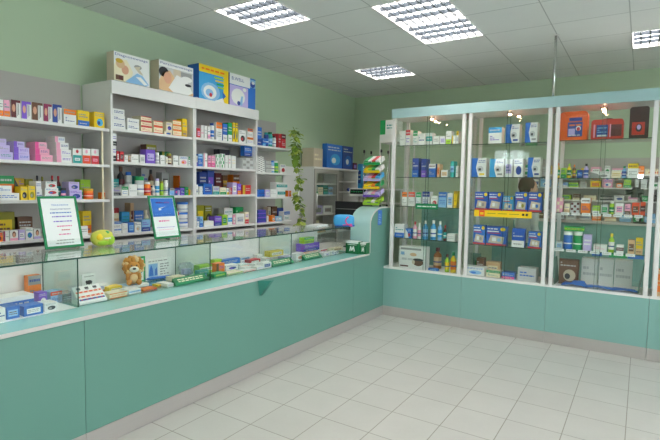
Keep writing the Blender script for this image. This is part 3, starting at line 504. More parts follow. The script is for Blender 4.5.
P('carcass', -3.12, PX-.02, Y0, 4.40, .0, .7505, 'offwhite')
m = MB(); yb = 2.89
m.prism([(PX+.0015+2.8, yb-2.2-.018, .7525), (PX+.085+2.8, yb-2.2+.05, .7525), (PX+.0015+2.8, yb-2.2+.008, .625)], (0, 0.035, 0), 'tealshade'); m.build('support_bracket', t)  # the bracket's shade is put into a darker teal
JY = [.51, 1.543, 2.571, 3.585, 4.66]; JY0 = [-.55]+JY
for i in range(5):
    a, b_ = JY0[i], JY0[i+1]
    P('front_glass', GX-.005, GX, a+.003, b_-.003, LZ+.0035, GT-.0105, 'glass')
    if i < 4: P('case_back', GB-.014, GB, a+.003, b_-.003, LZ+.001, GT-.0105, 'white')
P('case_back', GB-.014, GB, 3.588, 4.60, LZ+.001, GT-.0105, 'white')
for y in JY[:4]:
    P('divider', GB+.001, GX-.006, y-.003, y+.003, LZ+.0035, GT-.0105, 'glass_green'); P('glass_joint', GX-.004, GX+.0015, y-.0026, y+.0026, LZ+.0035, GT-.0105, 'glass_edge'); P('glass_joint', GB+.0005, GB+.004, y-.0026, y+.0026, LZ+.0035, GT-.0105, 'glass_edge')
P('glass_top', -3.22, GX+.004, -.55, 4.70, GT-.01, GT, 'glass'); P('glass_top_edge', GX+.0042, GX+.007, -.55, 4.70, GT-.0098, GT-.0005, 'glass_edge')
P('inner_shelf', GB+.002, -2.9, 4.05, 4.655, .925, .931, 'glass'); 
P('case_liner', GB+.002, GX-.007, .53, 1.535, LZ+.0002, LZ+.003, 'paper')
for a, b_ in ((1.551, 2.563), (2.579, 3.577), (3.593, 4.65)): P('case_liner', GB+.002, GX-.03, a, b_, LZ+.0002, LZ+.003, 'glass_green')
LI = LZ+.0035
# curved end of the counter
t = empty('counter_end', (-2.65, 4.9, 0)); tag(t, 'teal counter end with a rounded shoulder beside the left glass cabinet', 'counter end')
def arc(off=0., n=14): return [(5.05-(.305-off)*math.cos(PI/2*i/n), 1.09+(.198-off)*math.sin(PI/2*i/n)) for i in range(n+1)]
pf = [(Y1, .774)]+arc()+[(YE, 1.288)]; pi_ = [(Y1+.016, .774)]+arc(.016)+[(YE, 1.272)]
L_ = lambda x, p: (x+2.65, p[0]-4.9, p[1])
m = MB(); m.prism([L_(PX-.018, p) for p in [(Y1+.016, .7745)]+arc(.016)+[(YE, 1.272), (YE, .7745)]], (.0175, 0, 0), 'teal'); m.build('side_panel', t)
def strip(x0, x1, A, Bk, k, nm, par):
    m = MB(); n = len(A); vs = []
    for x in (x0, x1):
        vs += [L_(x, p) for p in A]; vs += [L_(x, p) for p in Bk]
    fs = []
    for i in range(n-1):
        fs += [(i, i+1, n+i+1, n+i), (2*n+i, 3*n+i, 3*n+i+1, 2*n+i+1), (i, 2*n+i, 2*n+i+1, i+1), (n+i, n+i+1, 3*n+i+1, 3*n+i)]
    fs += [(0, n, 3*n, 2*n), (n-1, 3*n-1, 4*n-1, 2*n-1)]
    m.add(vs, fs, k, False); return m.build(nm, par)
strip(-2.78, PX-.0005, pf[:-1]+[(5.22, 1.288)], pi_[:-1]+[(5.22, 1.272)], 'sheet', 'curved_sheet', t)
p2 = [(p[0]+.0, p[1]) for p in pf]
strip(PX-.0003, PX+.003, pf, pi_, 'offwhite', 'edge_band', t)
B('front_panel', t, PX-.018+2.65, PX+2.65, Y1+.0002-4.9, YE-4.9, .1125, .7738, 'teal'); B('kick_plate', t, PX-.018+2.65, PX+.001+2.65, Y1+.0002-4.9, YE-4.9, .002, .1105, 'alu')
m = MB(); m.box(PX-.0002+2.65, PX+.0012+2.65, 4.935-4.9, 5.03-4.9, 1.08, 1.25, 'bl')
for i in range(6): m.box(PX+.0012+2.65, PX+.0016+2.65, 4.95-4.9, 5.015-4.9-.01*(i % 3), 1.10+.02*i, 1.108+.02*i, 'lb')
m.build('blue_sticker', t)

# goods in the counter case
SECN = ['first counter section', 'second counter section', 'third counter section', 'fourth counter section']
def kit(p0, p1, xf, pt, c1, c2, s, label, d=.07, z=None, name='medicine_box', acc=None, rot=0., cat='box', ret=False):
    z = LI if z is None else z; pm = (p0+p1)/2
    a = on(0, xf, p0, pt)[1]; b_ = on(0, xf, p1, pt)[1]; h = max(on(0, xf, pm, pt).z-z, .012)
    d = min(d, xf-GB-.012) if xf < GX else d
    ob = carton(b_-a, d, h, c1, c2, s, nseed(), name, acc); ob.location = (xf, (a+b_)/2, z+.0005); ob.rotation_euler = (0, 0, PI/2+rot)
    tag(ob, label, cat, 'goods in the counter case'); return z+h+.001
def wedge(p0, p1, x0, x1, zt, c, fn, label, name, cat):
    a = on(0, x0, p0, 285)[1]; b_ = on(0, x0, p1, 285)[1]; w = b_-a; d = x0-x1
    m = MB(); m.prism([(-w/2, 0, 0), (-w/2, d, 0), (-w/2, d, zt), (-w/2, .0, .012)], (w, 0, 0), c); s_ = Vector((0, d, zt-.012)); ln = s_.length; s_.normalize(); nr = Vector((0, -s_.z, s_.y))
    def q(u0_, v0_, u1_, v1_, k, e=.0006): m.poly([Vector(((u-.5)*w, 0, .012))+s_*(v*ln)+nr*e for u, v in ((u0_, v0_), (u1_, v0_), (u1_, v1_), (u0_, v1_))], k)
    fn(q); ob = m.build(name, loc=(x0, (a+b_)/2, LI+.0006), rz=PI/2); tag(ob, label, cat, 'goods in the counter case')
def strips(q):
    rng = random.Random(4)
    for v, k in ((.58, 'ro'), (.3, 'ro'), (.12, 'nv')):
        q(.04, v, .96, v+.1, k)
        for i in range(5): u = .1+.18*i; q(u, v+.02, u+.06, v+.08, 'cr' if k == 'ro' else 're', .0012)
    for i in range(3): q(.12+.3*i, .78, .26+.3*i, .92, 'dk'); q(.15+.3*i, .72, .23+.3*i, .76, 'gy')
def signp(q): 
    rng = random.Random(9); q(.02, .08, .98, .92, 'frame_green', .0005)
    for v in (.56, .26):
        u = .12
        while u < .86: n = min(u+rng.uniform(.05, .14), .9); q(u, v, n, v+.16, 'cr', .001); u = n+.025
kit(-12, 34, -2.90, 297.5, 'w', 'bl', 'mid', 'long flat white and blue box at the left edge of the counter case', .13)
kit(28, 41, -3.05, 275.6, 'oo', 'gy', 'top', 'tall orange carton with grey head standing in first counter section', .05, acc='w')
kit(-3, 5.4, -2.765, 308.5, 'w', 'nv', 'txt', 'small white carton at the left edge, front of the counter case', .07)
kit(6.4, 19.5, -2.775, 306.5, 'bl', 'lb', 'lab', 'blue carton, front of first counter section', .08); kit(24, 43, -2.765, 305.2, 'bl', 'w', 'lab', 'blue and white carton at the front of first counter section', .08)
kit(44.5, 57, -2.78, 302.6, 'w', 'dk', 'blob', 'white carton with black device picture beside the blue cartons', .08); kit(38.6, 47, -2.93, 292.4, 'pu', 'w', 'blob', 'small purple and white carton beside the orange carton', .06); kit(50.5, 62, -2.95, 291.4, 'lb', 'ro', 'top', 'pale blue carton with red top near the first divider', .08)
zz = kit(62, 76.5, -2.9, 293.6, 'clearbag', 'lgy', 'txt', 'clear plastic tray beside the first glass divider', .1, name='clear_tray', cat='tray')
wedge(79.6, 107, -2.765, -2.855, .095, 'w', strips, 'white sloping strip pack with orange and blue stripes in second counter section', 'strip_pack', 'package')
kit(82, 95.6, -3.0, 274, 'w', 'w', 'bug', 'white card with a black insect picture behind the striped pack', .012, name='show_card', cat='card')

kit(109.5, 127, -2.775, 292.6, 'cr', 'oo', 'edge', 'flat peach carton at the front of second counter section', .09); kit(109, 122, -2.93, 286.5, 'ye', 'cr', 'lab', 'flat yellow carton behind the peach carton', .07)
kit(128, 145, -3.105, 257, 'w', 'gr', 'frm', 'green-edged picture card behind the plush lion', .008, name='picture_card', cat='card', acc='w')
kit(145.6, 171, -3.095, 258.6, 'w', 'lb', 'cert', 'white certificate card with a blue picture at the case back', .008, name='certificate_card', cat='card', acc='bl')
kit(143.4, 157, -2.80, 288.4, 'oo', 're', 'band', 'flat orange leaflet pack in second counter section', .07); kit(157.6, 166, -2.86, 284.5, 'ye', 'oo', 'band', 'flat yellow leaflet pack beside the orange one', .06)
for i, (px, py, ln, c, cp_, lb) in enumerate(((149, 277, .13, 'ye', 'lb', 'yellow tube lying by the certificate card'), (157, 279.5, .19, 'bl', 'nv', 'blue tube with dark cap lying by the certificate card'))):
    q = on(2, LI, px, py); m = MB(); r = .012; m.tube([(0, -ln/2, r), (0, ln/2, r)], r, c, 12); ob = m.build('ointment_tube', loc=(q.x, q.y, LI+.0006), rz=-.25)
    m = MB(); m.tube([(0, ln/2, r), (0, ln/2+.022, r)], r*.8, cp_, 10); m.build('cap', ob); tag(ob, lb, 'tube', 'goods in the counter case')
q = on(2, LI, 119, 283); m = MB(); m.box(-.05, .05, -.09, .09, 0, .003, 'paper')
for i in range(5): m.box(-.04+.018*i, -.034+.018*i, -.07, .06-.02*(i % 2), .003, .0034, 'lb')
tag(m.build('leaflet', loc=(q.x-.08, q.y, LI+.0006), rz=.15), 'white leaflet with pale blue lines left of the plush lion', 'leaflet')
wedge(176, 208, -2.765, -2.81, .05, 'frame_green', signp, 'long green price holder with cream lettering in second counter section', 'price_sign', 'sign')
m = MB(); rng = random.Random(8); m.ball((0, 0, .056), .062, 'clearbag', 14, 9, (.55, 1.1, .9), .08, rng, 3); q = on(0, -3.0, 188, 265); ob = m.build('clear_bag', loc=(-3.02, q.y, LI+.001)); m = MB(); m.box(-.01, .02, -.045, .03, .02, .06, 'lv'); m.build('white_contents', ob); tag(ob, 'clear plastic bag behind the long green price holder', 'bag', 'goods in the counter case')
kit(199.6, 212.4, -3.0, 265, 'lg', 'w', 'mid', 'lime green flat carton just left of the second divider', .07); kit(199, 208.6, -2.91, 270.4, 'te', 'lb', 'band', 'teal flat carton in front of the lime green one', .05)
kit(216.4, 224.6, -2.95, 263.4, 'oo', 'br', 'lef', 'orange carton with brown edge in third counter section', .07); kit(226, 238, -2.94, 264.8, 'w', 'nv', 'blob', 'white carton with navy picture beside the orange carton', .07); kit(214, 226.6, -2.80, 273.2, 'gr', 'lg', 'lab', 'green carton at the front of third counter section', .08); kit(228, 243, -2.79, 272.4, 'cr', 'lg', 'mid', 'flat cream and lime carton in third counter section', .09)
kit(221, 240, -3.06, 259, 'bl', 'te', 'band', 'blue flat carton at the back of third counter section', .05); kit(240.4, 249.4, -2.98, 264, 'w', 'oo', 'band', 'white carton with orange foot in third counter section', .07); kit(250, 260.4, -3.01, 259.4, 're', 'w', 'lab', 'red carton in third counter section', .07)
kit(245, 253, -2.87, 267, 'w', 're', 'txt', 'low white carton with red print before the red carton', .07); kit(255, 262.6, -2.88, 263.4, 'w', 'lgy', 'lab', 'white carton left of the white and navy one', .07); kit(263.4, 271.4, -2.77, 262.4, 'w', 'nv', 'lab', 'white and navy carton left of the short green price holder', .08)
wedge(272.6, 293.6, -2.765, -2.81, .052, 'frame_green', signp, 'short green price holder left of the third glass joint', 'price_sign', 'sign')
zz = kit(266, 290, -3.0, 256.4, 'w', 'pk', 'edge', 'wide white carton under the yellow one in third counter section', .1); kit(270, 283.4, -3.02, 250.8, 'ye', 'w', 'lab', 'yellow carton on the wide white carton in third counter section', .07, z=zz)
kit(296.4, 304, -2.83, 253.4, 'w', 'oo', 'blob', 'white carton with orange picture in fourth counter section', .08); wedge(305, 321.6, -2.765, -2.81, .05, 'frame_green', signp, 'short green price holder right of the third glass joint', 'price_sign', 'sign')
zz = kit(303, 320, -2.97, 251, 'w', 'oo', 'edge', 'white carton at the bottom of the purple pile in fourth counter section', .1); zz = kit(303.6, 319.4, -2.975, 243.2, 'pu', 'nv', 'band', 'purple and navy carton in fourth counter section', .1, z=zz, acc='w'); kit(304.4, 314, -2.985, 237.4, 'lg', 'gr', 'top', 'light green pack on the purple carton', .07, z=zz)
kit(324, 331.4, -2.80, 252.6, 'w', 'lgy', 'blob', 'small white carton right of the last price holder', .07); kit(332, 338.6, -2.775, 251.4, 'w', 'nv', 'chk', 'small white carton with dark squares near the counter end', .07)
for p0, p1, xf, pt, c1, c2, s_, lb, d_ in ((100, 108.6, -2.98, 284, 'w', 'oo', 'band', 'low white carton behind the striped strip pack', .07), (129, 141, -2.80, 289.4, 'w', 'lb', 'mid', 'flat white carton before the plush lion', .1), (167.5, 174.5, -2.79, 283.6, 'w', 'pk', 'txt', 'flat white carton left of the long price holder', .12), (172.8, 185, -2.93, 276.5, 'cr', 'ye', 'lab', 'flat cream carton behind the long price holder', .08),
    (214.6, 222, -3.06, 259.6, 'lg', 'ye', 'lab', 'lime carton at the back right of the second divider', .05), (243.6, 256, -2.78, 270.5, 'w', 'ro', 'edge', 'flat white carton with red edges at the front of third counter section', .08), (241, 249.6, -3.075, 257.4, 'w', 'lb', 'top', 'white carton at the back of third counter section', .04), (257, 266, -2.775, 266.4, 'w', 'lv', 'txt', 'flat white carton left of the white and navy carton', .07), (284.6, 292, -2.87, 256.4, 'lv', 'w', 'mid', 'lilac carton behind the short green price holder', .08), (257.4, 262.4, -3.07, 254.6, 'w', 'hp', 'band', 'white carton with pink foot at the third case back', .06), (321, 327, -2.93, 249.6, 'w', 're', 'top', 'white carton with red head beside the purple pile', .06), (333, 342.6, -2.93, 247.8, 'cr', 'tn', 'lab', 'cream carton behind the small white ones at the counter end', .08)):
    kit(p0, p1, xf, pt, c1, c2, s_, lb, d_)
# plush lion
q = on(0, -2.99, 133.5, 280); m = MB(); m.box(-.09, .09, -.06, .06, 0, .02, 'w'); m.box(-.08, .02, -.045, .045, .0201, .0205, 'lb'); tag(m.build('flat_carton', loc=(-3.0, q.y, LI+.0006), rz=PI/2), 'flat white carton under the plush lion', 'box', 'goods in the counter case')
t = empty('plush_lion', (-2.99, q.y, LI+.0222), math.radians(60)); t.scale = (1.2, 1.2, 1.14); tag(t, 'small ginger plush lion sitting in second counter section', 'soft toy'); rng = random.Random(5)
m = MB(); m.ball((0, 0, .045), .045, 'fur', 18, 12, (.95, .95, 1), .04, rng); m.ball((0, -.03, .04), .026, 'furlight', 12, 8, (1, .8, 1.1)); m.build('body', t)
m = MB(); m.ball((0, .004, .112), .05, 'fur', 24, 16, (1.1, .8, 1.02), .12, rng)
for i in range(26):
    a_ = 2*PI*i/13+(.2 if i > 12 else 0); rr_ = .05 if i < 13 else .042; m.ball((rr_*math.cos(a_), -.006-.012*(i > 12), .112+rr_*math.sin(a_)), rng.uniform(.012, .018), 'fur' if i % 3 else 'furlight', 8, 6, (1, .9, 1.15), .15, rng)
h_ = m.build('mane', t)
m = MB(); m.ball((0, -.026, .108), .034, 'fur', 16, 10, (1, .8, 1)); m.ball((0, -.05, .098), .021, 'furwhite', 14, 8, (1.25, .8, .9)); m.build('head', t)
m = MB(); m.ball((0, -.068, .105), .0075, 'rubber', 10, 6, (1.4, .7, .9)); m.ball((-.014, -.053, .122), .0042, 'rubber', 8, 6); m.ball((.014, -.053, .122), .0042, 'rubber', 8, 6); m.build('nose_and_eyes', t)
for s in (-1, 1):
    m = MB(); m.ball((s*.034, -.022, .15), .011, 'fur', 10, 8, (1, .6, 1)); m.build('ear', t)
    m = MB(); m.ball((s*.026, -.045, .018), .018, 'fur', 12, 8, (.9, 1.5, 1)); m.build('hind_leg', t)
    m = MB(); m.ball((s*.03, -.032, .048), .015, 'fur', 12, 8, (.8, 1, 1.8)); m.build('arm', t)
# framed notices on the glass top
def notice(p0, p1, py0, xb, lean, label, fn):
    zt = on(0, xb-lean, (p0[0]+p1[0])/2, py0).z; a = on(0, xb, p0[1], 245)[1]; b_ = on(0, xb, p1[1], 245)[1]; w = b_-a; h = math.hypot(zt-GT, lean)
    t = empty('framed_notice', (xb, (a+b_)/2, GT+.0012)); t.rotation_euler = (-math.atan2(lean, zt-GT-.01), 0, PI/2); tag(t, label, 'notice', 'framed notices on the counter')
    f = .0155; m = MB(); m.box(-w/2, -w/2+f, -.004, .004, .006, h, 'frame_green'); m.box(w/2-f, w/2, -.004, .004, .006, h, 'frame_green'); m.box(-w/2+f, w/2-f, -.004, .004, .006, .006+f, 'frame_green'); m.box(-w/2+f, w/2-f, -.004, .004, h-f, h, 'frame_green'); m.build('frame', t)
    m = MB(); W, Hh = w-2*f, h-2*f; z0 = f; m.box(-W/2, W/2, -.001, .003, z0+.006, h-f, 'paper')
    def q(u0_, v0_, u1_, v1_, k, e=-.0018): m.poly([((u-.5)*W, e, z0+v*Hh) for u, v in ((u0_, v0_), (u1_, v0_), (u1_, v1_), (u0_, v1_))], k)
    fn(m, q, W, Hh, z0); m.build('sheet', t)
    m = MB(); m.box(-w/2+.002, w/2-.002, -.012, .045, .0, .003, 'glass'); m.box(-w/2+.002, w/2-.002, .006, .0075, .003, .06, 'glass'); o = m.build('clear_foot', t); o.rotation_euler = (math.atan2(lean, zt-GT-.01), 0, 0)
def row(q, v, u0_, u1_, k, rng, hh=.014):
    u = u0_
    while u < u1_: n = min(u+rng.uniform(.03, .1), u1_); q(u, v, n, v+hh, k); u = n+.018
def n1(m, q, W, Hh, z0):
    rng = random.Random(1); m.text('Уважаемые', 'bl', -.21*W, -.0018, z0+.85*Hh, .5*W, .035*Hh); m.text('покупатели!', 'nv', -.26*W, -.0018, z0+.755*Hh, .6*W, .04*Hh)
    for v, a, b_, k in ((.69, .22, .84, 'bl'), (.61, .26, .84, 'pu'), (.51, .28, .82, 'pu'), (.41, .36, .8, 'hp'), (.33, .48, .72, 're'), (.24, .38, .72, 'hp'), (.12, .3, .82, 'gy'), (.06, .25, .8, 'gy')): row(q, v, a, b_, k, rng, .022)
def n2(m, q, W, Hh, z0):
    rng = random.Random(2); q(.02, .52, .98, .985, 'bl'); row(q, .86, .22, .8, 'hp', rng, .03); row(q, .58, .1, .8, 'lb', rng, .012)
    m.poly([((u-.5)*W, -.0024, z0+v*Hh) for u, v in ((.3, .68), (.42, .69), (.36, .72), (.66, .775), (.3, .735))], 'w'); row(q, .39, .22, .68, 'hp', rng, .035); row(q, .24, .1, .88, 'pu', rng, .012); row(q, .18, .15, .8, 'pk', rng, .012)
notice((36.6, 45.5), (76, 84), 196.4, -3.155, .09, 'green-framed white notice leaning on the counter, left of the two', n1)
notice((147, 155), (174, 181), 196, -3.155, .085, 'green-framed blue and white notice on the counter, right of the two', n2)
# near the end of the counter
def logo(m, w, h):
    R(m, w, h, 0, .84, 1, 1, 'w'); dash(m, w, h, .15, .68, .85, .8, 'w', random.Random(3), 1)
    m.poly([((u-.5)*w, -.001, v*h) for u, v in ((.3, .22), (.36, .6), (.44, .6), (.5, .42), (.57, .6), (.66, .62), (.74, .22), (.66, .18), (.61, .42), (.53, .24), (.46, .24), (.42, .44), (.38, .2))], 'w')
for p0, p1, pt, y, d, lb in ((345.8, 358.4, 241.6, 4.60, .10, 'green carton with white letter mark at the counter end'), (359.9, 366, 243, 4.64, .09, 'narrower green carton against the teal counter end')):
    a = on(1, y, p0, pt); b_ = on(1, y, p1, pt); w = b_.x-a.x; h = on(1, y, (p0+p1)/2, pt).z-LZ; m = MB(); m.box(-w/2, w/2, 0, d, 0, h, 'dg'); logo(m, w, h)
    m.poly([(-w/2, 0, h+.0004), (w/2, 0, h+.0004), (w/2, d, h+.0004), (-w/2, d, h+.0004)], 'w'); o = m.build('tea_carton', loc=((a.x+b_.x)/2, y, LZ+.0015)); o.name = 'green_carton'; tag(o, lb, 'box', 'green cartons at the counter end')
q = on(2, GT, 347, 227); m = MB(); rng = random.Random(6); m.ball((0, 0, .068), .1, 'sb', 20, 12, (1.15, .5, .66), 0.0, rng, 4.); o = m.build('soft_pack', loc=(q.x-.04, 4.55, GT+.0025), rz=.35)
m = MB(); m.tube([(.105-.075*math.sin(a), -.0515, .068+.055*math.cos(a)) for a in [i*PI/10 for i in range(2, 11)]], .0075, 'hp', 6); m.tube([(.0+.1*i/6, -.052, .02+.002*i) for i in range(7)], .007, 'hp', 6); m.build('pink_swirl', o)
m = MB(); m.ball((.01, 0, .015), .075, 'bl', 14, 8, (1.5, .69, .18), 0, rng, 4); m.build('blue_foot', o); tag(o, 'blue and pink soft pack on the glass top near the counter end', 'package')
q = on(2, GT, 328, 228); m = MB(); m.box(-.07, .07, -.13, .13, 0, .012, 'paper'); m.box(-.05, .07, -.1, .11, .0125, .02, 'w'); o = m.build('paper_stack', loc=(-3.02, 4.42, GT+.001), rz=.1); tag(o, 'low stack of white papers on the glass top beside the soft pack', 'papers')

# ------------------------------------------------------------------ cash desk corner
t = empty('cash_desk', (-3.2, 5.15, 0)); tag(t, 'white cash desk behind the counter end under the monitor', 'desk')
B('desktop', t, -.4, .42, -.36, .45, .73, .755, 'offwhite')
for x in (-.38, .38):
    for y in (-.34, .42): B('leg', t, x-.02, x+.02, y-.02, y+.02, 0, .7295, 'alu')
a = on(1, 5.27, 336, 201); b_ = on(1, 5.27, 372, 201); w = b_.x-a.x
t = empty('monitor', ((a.x+b_.x)/2, 5.27, .756)); tag(t, 'black flat monitor behind the rounded counter end', 'monitor'); zt = a.z-.756
m = MB(); m.box(-w/2, w/2, -.02, .02, zt-.36, zt, 'black'); o = m.build('screen_housing', t, bevel=.006); m = MB(); m.box(-w/2+.02, w/2-.02, -.0215, -.0205, zt-.1, zt-.092, 'gy'); m.build('grey_line', o)
m = MB(); m.box(-.03, .03, -.015, .015, .012, zt-.355, 'black'); m.build('stem', t); m = MB(); m.lathe([(.12, 0), (.12, .008), (.05, .014)], 'black'); m.build('foot', t)
# customer display on a pole
q = on(1, 5.5, 359, 192); t = empty('customer_display', (q.x, 5.5, .756)); tag(t, 'white customer display with a dark green screen behind the monitor', 'display'); zc = q.z-.756
a = on(1, 5.5, 350.4, 192).x-q.x; b_ = on(1, 5.5, 368, 192).x-q.x
m = MB(); m.box(a, b_, -.03, .05, zc-.06, zc+.045, 'white'); o = m.build('housing', t, bevel=.006); m = MB(); m.box(a+.015, b_-.012, -.0325, -.0305, zc-.025, zc+.034, 'screen')
for i in range(6): m.box(a+.03+.035*i, a+.05+.035*i, -.0335, -.033, zc-.004, zc+.012, 'gr')
m.build('screen', o); m = MB(); m.tube([(0, .01, 0), (0, .01, zc-.06)], .018, 'alu'); m.build('pole', t)
# grey-white cabinet against the left wall
XC = -3.83; y0, y1 = 5.5, 6.74; t = empty('office_cabinet', (-3.95, 6.1, 0)); tag(t, 'white cabinet with silver-framed glass door behind the cash desk', 'cabinet')
def P(n, x0, x1, a, b_, z0, z1, k, par=None): return B(n, par or t, x0+3.95, x1+3.95, a-6.1, b_-6.1, z0, z1, k)

for ya in (y0, 6.13, y1-.02): P('side_panel', -4.09, XC, ya, ya+.02, 0, 1.765, 'white')
P('top_board', -4.09, XC+.01, y0, y1, 1.766, 1.79, 'white'); P('back_panel', -4.098, -4.0905, y0+.02, y1-.02, .02, 1.765, 'backgrey')
for zz in (.1, .5, .85, 1.12, 1.40, 1.56):
    P('shelf', -4.09, XC-.02, y0+.0205, 6.1295, zz-.018, zz, 'white'); P('shelf', -4.09, XC-.02, 6.1505, y1-.0205, zz-.018+(.045 if zz > 1.3 else 0), zz+(.045 if zz > 1.3 else 0), 'white')
dr = P('door_frame', XC+.001, XC+.02, y0+.003, y0+.045, .1, 1.76, 'alu')
P('door_stile', XC+.001, XC+.02, 6.09, 6.135, .1, 1.76, 'alu', None); P('door_rail', XC+.001, XC+.02, y0+.046, 6.089, 1.70, 1.76, 'alu'); P('door_pane', XC+.008, XC+.012, y0+.046, 6.089, .1, 1.699, 'glass')
m = MB(); m.tube([(XC+.035+3.95, y0+.03-6.1, 1.2), (XC+.035+3.95, y0+.03-6.1, 1.42)], .014, 'white'); m.build('handle', t)
rng = random.Random(12)
def fill(xf, ya, yb_, z, n, hs, cols, lab, cat, name, grp, dd=.12):
    w = (yb_-ya)/n
    for i in range(n):
        h = rng.uniform(*hs); c = cols[i % len(cols)]; o = carton(w*.9, dd, h, c[0], c[1], rng.choice(['txt', 'lab', 'band', 'mid']), nseed(), name); o.location = (xf, ya+w*(i+.5), z+.0006); o.rotation_euler = (0, 0, PI/2)
        tag(o, '%s, %s from left %s' % (c[2], ORD[i], lab), cat, grp)
CAB = 'on the office cabinet shelf'
fill(XC-.05, 5.56, 6.08, 1.40, 4, (.1, .135), [('gy', 'dg', 'grey-green file box'), ('cr', 'gy', 'cream file box'), ('te', 'dg', 'dull teal file box'), ('lb', 'gy', 'pale blue file box')], 'behind the upper cabinet door', 'box', 'file_box', 'files in the office cabinet')
fill(XC-.05, 5.56, 6.08, 1.12, 2, (.07, .15), [('lv', 'gy', 'low lilac paper pile box'), ('w', 'gy', 'white paper box')], 'on the second cabinet shelf', 'box', 'file_box', 'files in the office cabinet')
fill(XC-.05, 5.56, 6.08, .85, 3, (.1, .18), [('cr', 'tn', 'cream folder box'), ('tn', 'oo', 'tan folder box'), ('w', 'lgy', 'white folder box')], 'on the third cabinet shelf', 'box', 'file_box', 'files in the office cabinet')
m = MB(); m.ball((0, 0, .03), .035, 'nv', 12, 8, (1, 1.2, .85)); q = on(0, XC-.1, 349, 185); tag(m.build('blue_pouch', loc=(XC-.1, q.y, 1.4455)), 'small dark blue pouch in the open side of the cabinet', 'pouch')
P('filler_panel', -4.08, -4.06, 5.12, 5.49, 0, 1.78, 'white')
# goods on the cabinet top
def topbox(p0, p1, pt, X, z, d, c1, c2, s, label, name='package', acc=None):
    a = on(0, X, p0, pt).y; b_ = on(0, X, p1, pt).y; h = on(0, X, (p0+p1)/2, pt).z-z; o = carton(b_-a, d, h, c1, c2, s, nseed(), name, acc); o.location = (X, (a+b_)/2, z+.001); o.rotation_euler = (0, 0, PI/2); tag(o, label, 'package', 'packages on the office cabinet'); return o
topbox(313.8, 322.8, 148.4, -3.85, 1.7905, .2, 'be', 'cr', 'txt', 'beige printed package on the left end of the cabinet top', 'package')
o = topbox(327, 342.4, 144.6, -3.85, 1.7905, .08, 'bl', 'sb', 'blob', 'blue nappy package with pale blue swirl on the cabinet top', 'nappy_package', 'w'); o = topbox(343, 353, 146.6, -3.85, 1.7905, .08, 'nv', 'bl', 'blob', 'dark blue package right of the nappy package', 'nappy_package', 'w'); topbox(353.4, 357, 163, -3.85, 1.7905, .1, 'mn', 'pu', 'lab', 'small maroon carton at the right end of the cabinet top', 'package')
# low white rack in the corner, with two cartons
t = empty('corner_rack', (-3.55, 6.9, 0)); tag(t, 'low white rack in the back corner right of the office cabinet', 'rack')
for zz in (.3, .8, 1.28, 1.5): B('shelf', t, -.28, .45, -.13, .13, zz-.02, zz, 'white')
B('side_panel', t, -.296, -.2805, -.13, .13, 0, 1.5, 'white'); B('side_panel', t, .4505, .466, -.13, .13, 0, 1.5, 'white')
def ybox(p0, p1, pt, Y, z, d, c1, c2, s, label, name='medicine_box', acc=None, cat='box', grp=None):
    a = on(1, Y, p0, pt).x; b_ = on(1, Y, p1, pt).x; h = max(on(1, Y, (p0+p1)/2, pt).z-z, .012); o = carton(b_-a, d, h, c1, c2, s, nseed(), name, acc); o.location = ((a+b_)/2, Y, z+.001); tag(o, label, cat, grp); return o
ybox(358, 361.6, 164, 6.8, 1.5, .12, 'sb', 'nv', 'lab', 'tall narrow blue carton in the corner beside the cabinet'); ybox(363.6, 369, 180.6, 6.8, 1.5, .12, 'te', 'br', 'lef', 'small teal and brown carton on the low corner rack')
# white rack behind the left glass cabinet
t = empty('white_rack', (-2.72, 5.78, 0)); tag(t, 'tall white rack behind the left end of the glass cabinets', 'rack')
B('top_box', t, -.17, .2, -.15, .15, 2.09, 2.195, 'white')
for zz in (.5, 1.0, 1.5): B('shelf', t, -.155, .185, -.135, .135, zz-.02, zz, 'white')
for x in (-.17, .185):
    for y in (-.15, .135): B('leg', t, x, x+.015, y, y+.015, 0, 2.0895, 'white')
o = ybox(380.4, 398, 120, 5.65, 2.1955, .15, 'w', 'gr', 'lef', 'white carton with green left part on top of the white rack', acc='nv')

# trailing vine
t = empty('trailing_vine', (-3.62, 4.95, 2.26)); tag(t, 'green trailing vine hanging down the end of the wall shelving', 'plant')
rng = random.Random(21); pts = []
for i in range(24):
    f = i/23; q = on(0, -3.62, 293.5+6.0*math.sin(f*1.9)+1.6*math.sin(f*17), 127+104*f); pts.append(Vector((rng.uniform(-.012, .012), q.y-4.95, q.z-2.26)))
m = MB(); m.tube(pts, .0035, 'leafdark', 6); m.build('stem', t)
m = MB()
for i in range(150):
    f = rng.random(); a = pts[min(int(f*23), 22)].lerp(pts[min(int(f*23)+1, 23)], (f*23) % 1)
    ang = rng.uniform(0, 2*PI); tilt = rng.uniform(-1.1, .1); L = rng.uniform(.05, .095); W = L*rng.uniform(.42, .55)
    d = Vector((math.cos(ang)*math.cos(tilt), math.sin(ang)*math.cos(tilt), math.sin(tilt))); sd_ = d.cross(Vector((0, 0, 1))).normalized(); nn = sd_.cross(d)
    bs = a+d*rng.uniform(.006, .03); k = rng.choice(['leafdark', 'leafdark', 'leaflight', 'leaflight', 'leafyellow' if f > .8 else 'leafdark'])
    P_ = [bs, bs+d*L*.3+sd_*W, bs+d*L*.7+sd_*W*.75, bs+d*L-nn*L*.15, bs+d*L*.7-sd_*W*.75, bs+d*L*.3-sd_*W]; md = [bs+d*L*.35-nn*L*.06, bs+d*L*.7-nn*L*.09]
    m.add(P_+md, [(0, 1, 6), (1, 2, 7, 6), (2, 3, 7), (3, 4, 7), (4, 5, 6, 7), (5, 0, 6)], k)
m.build('leaves', t)

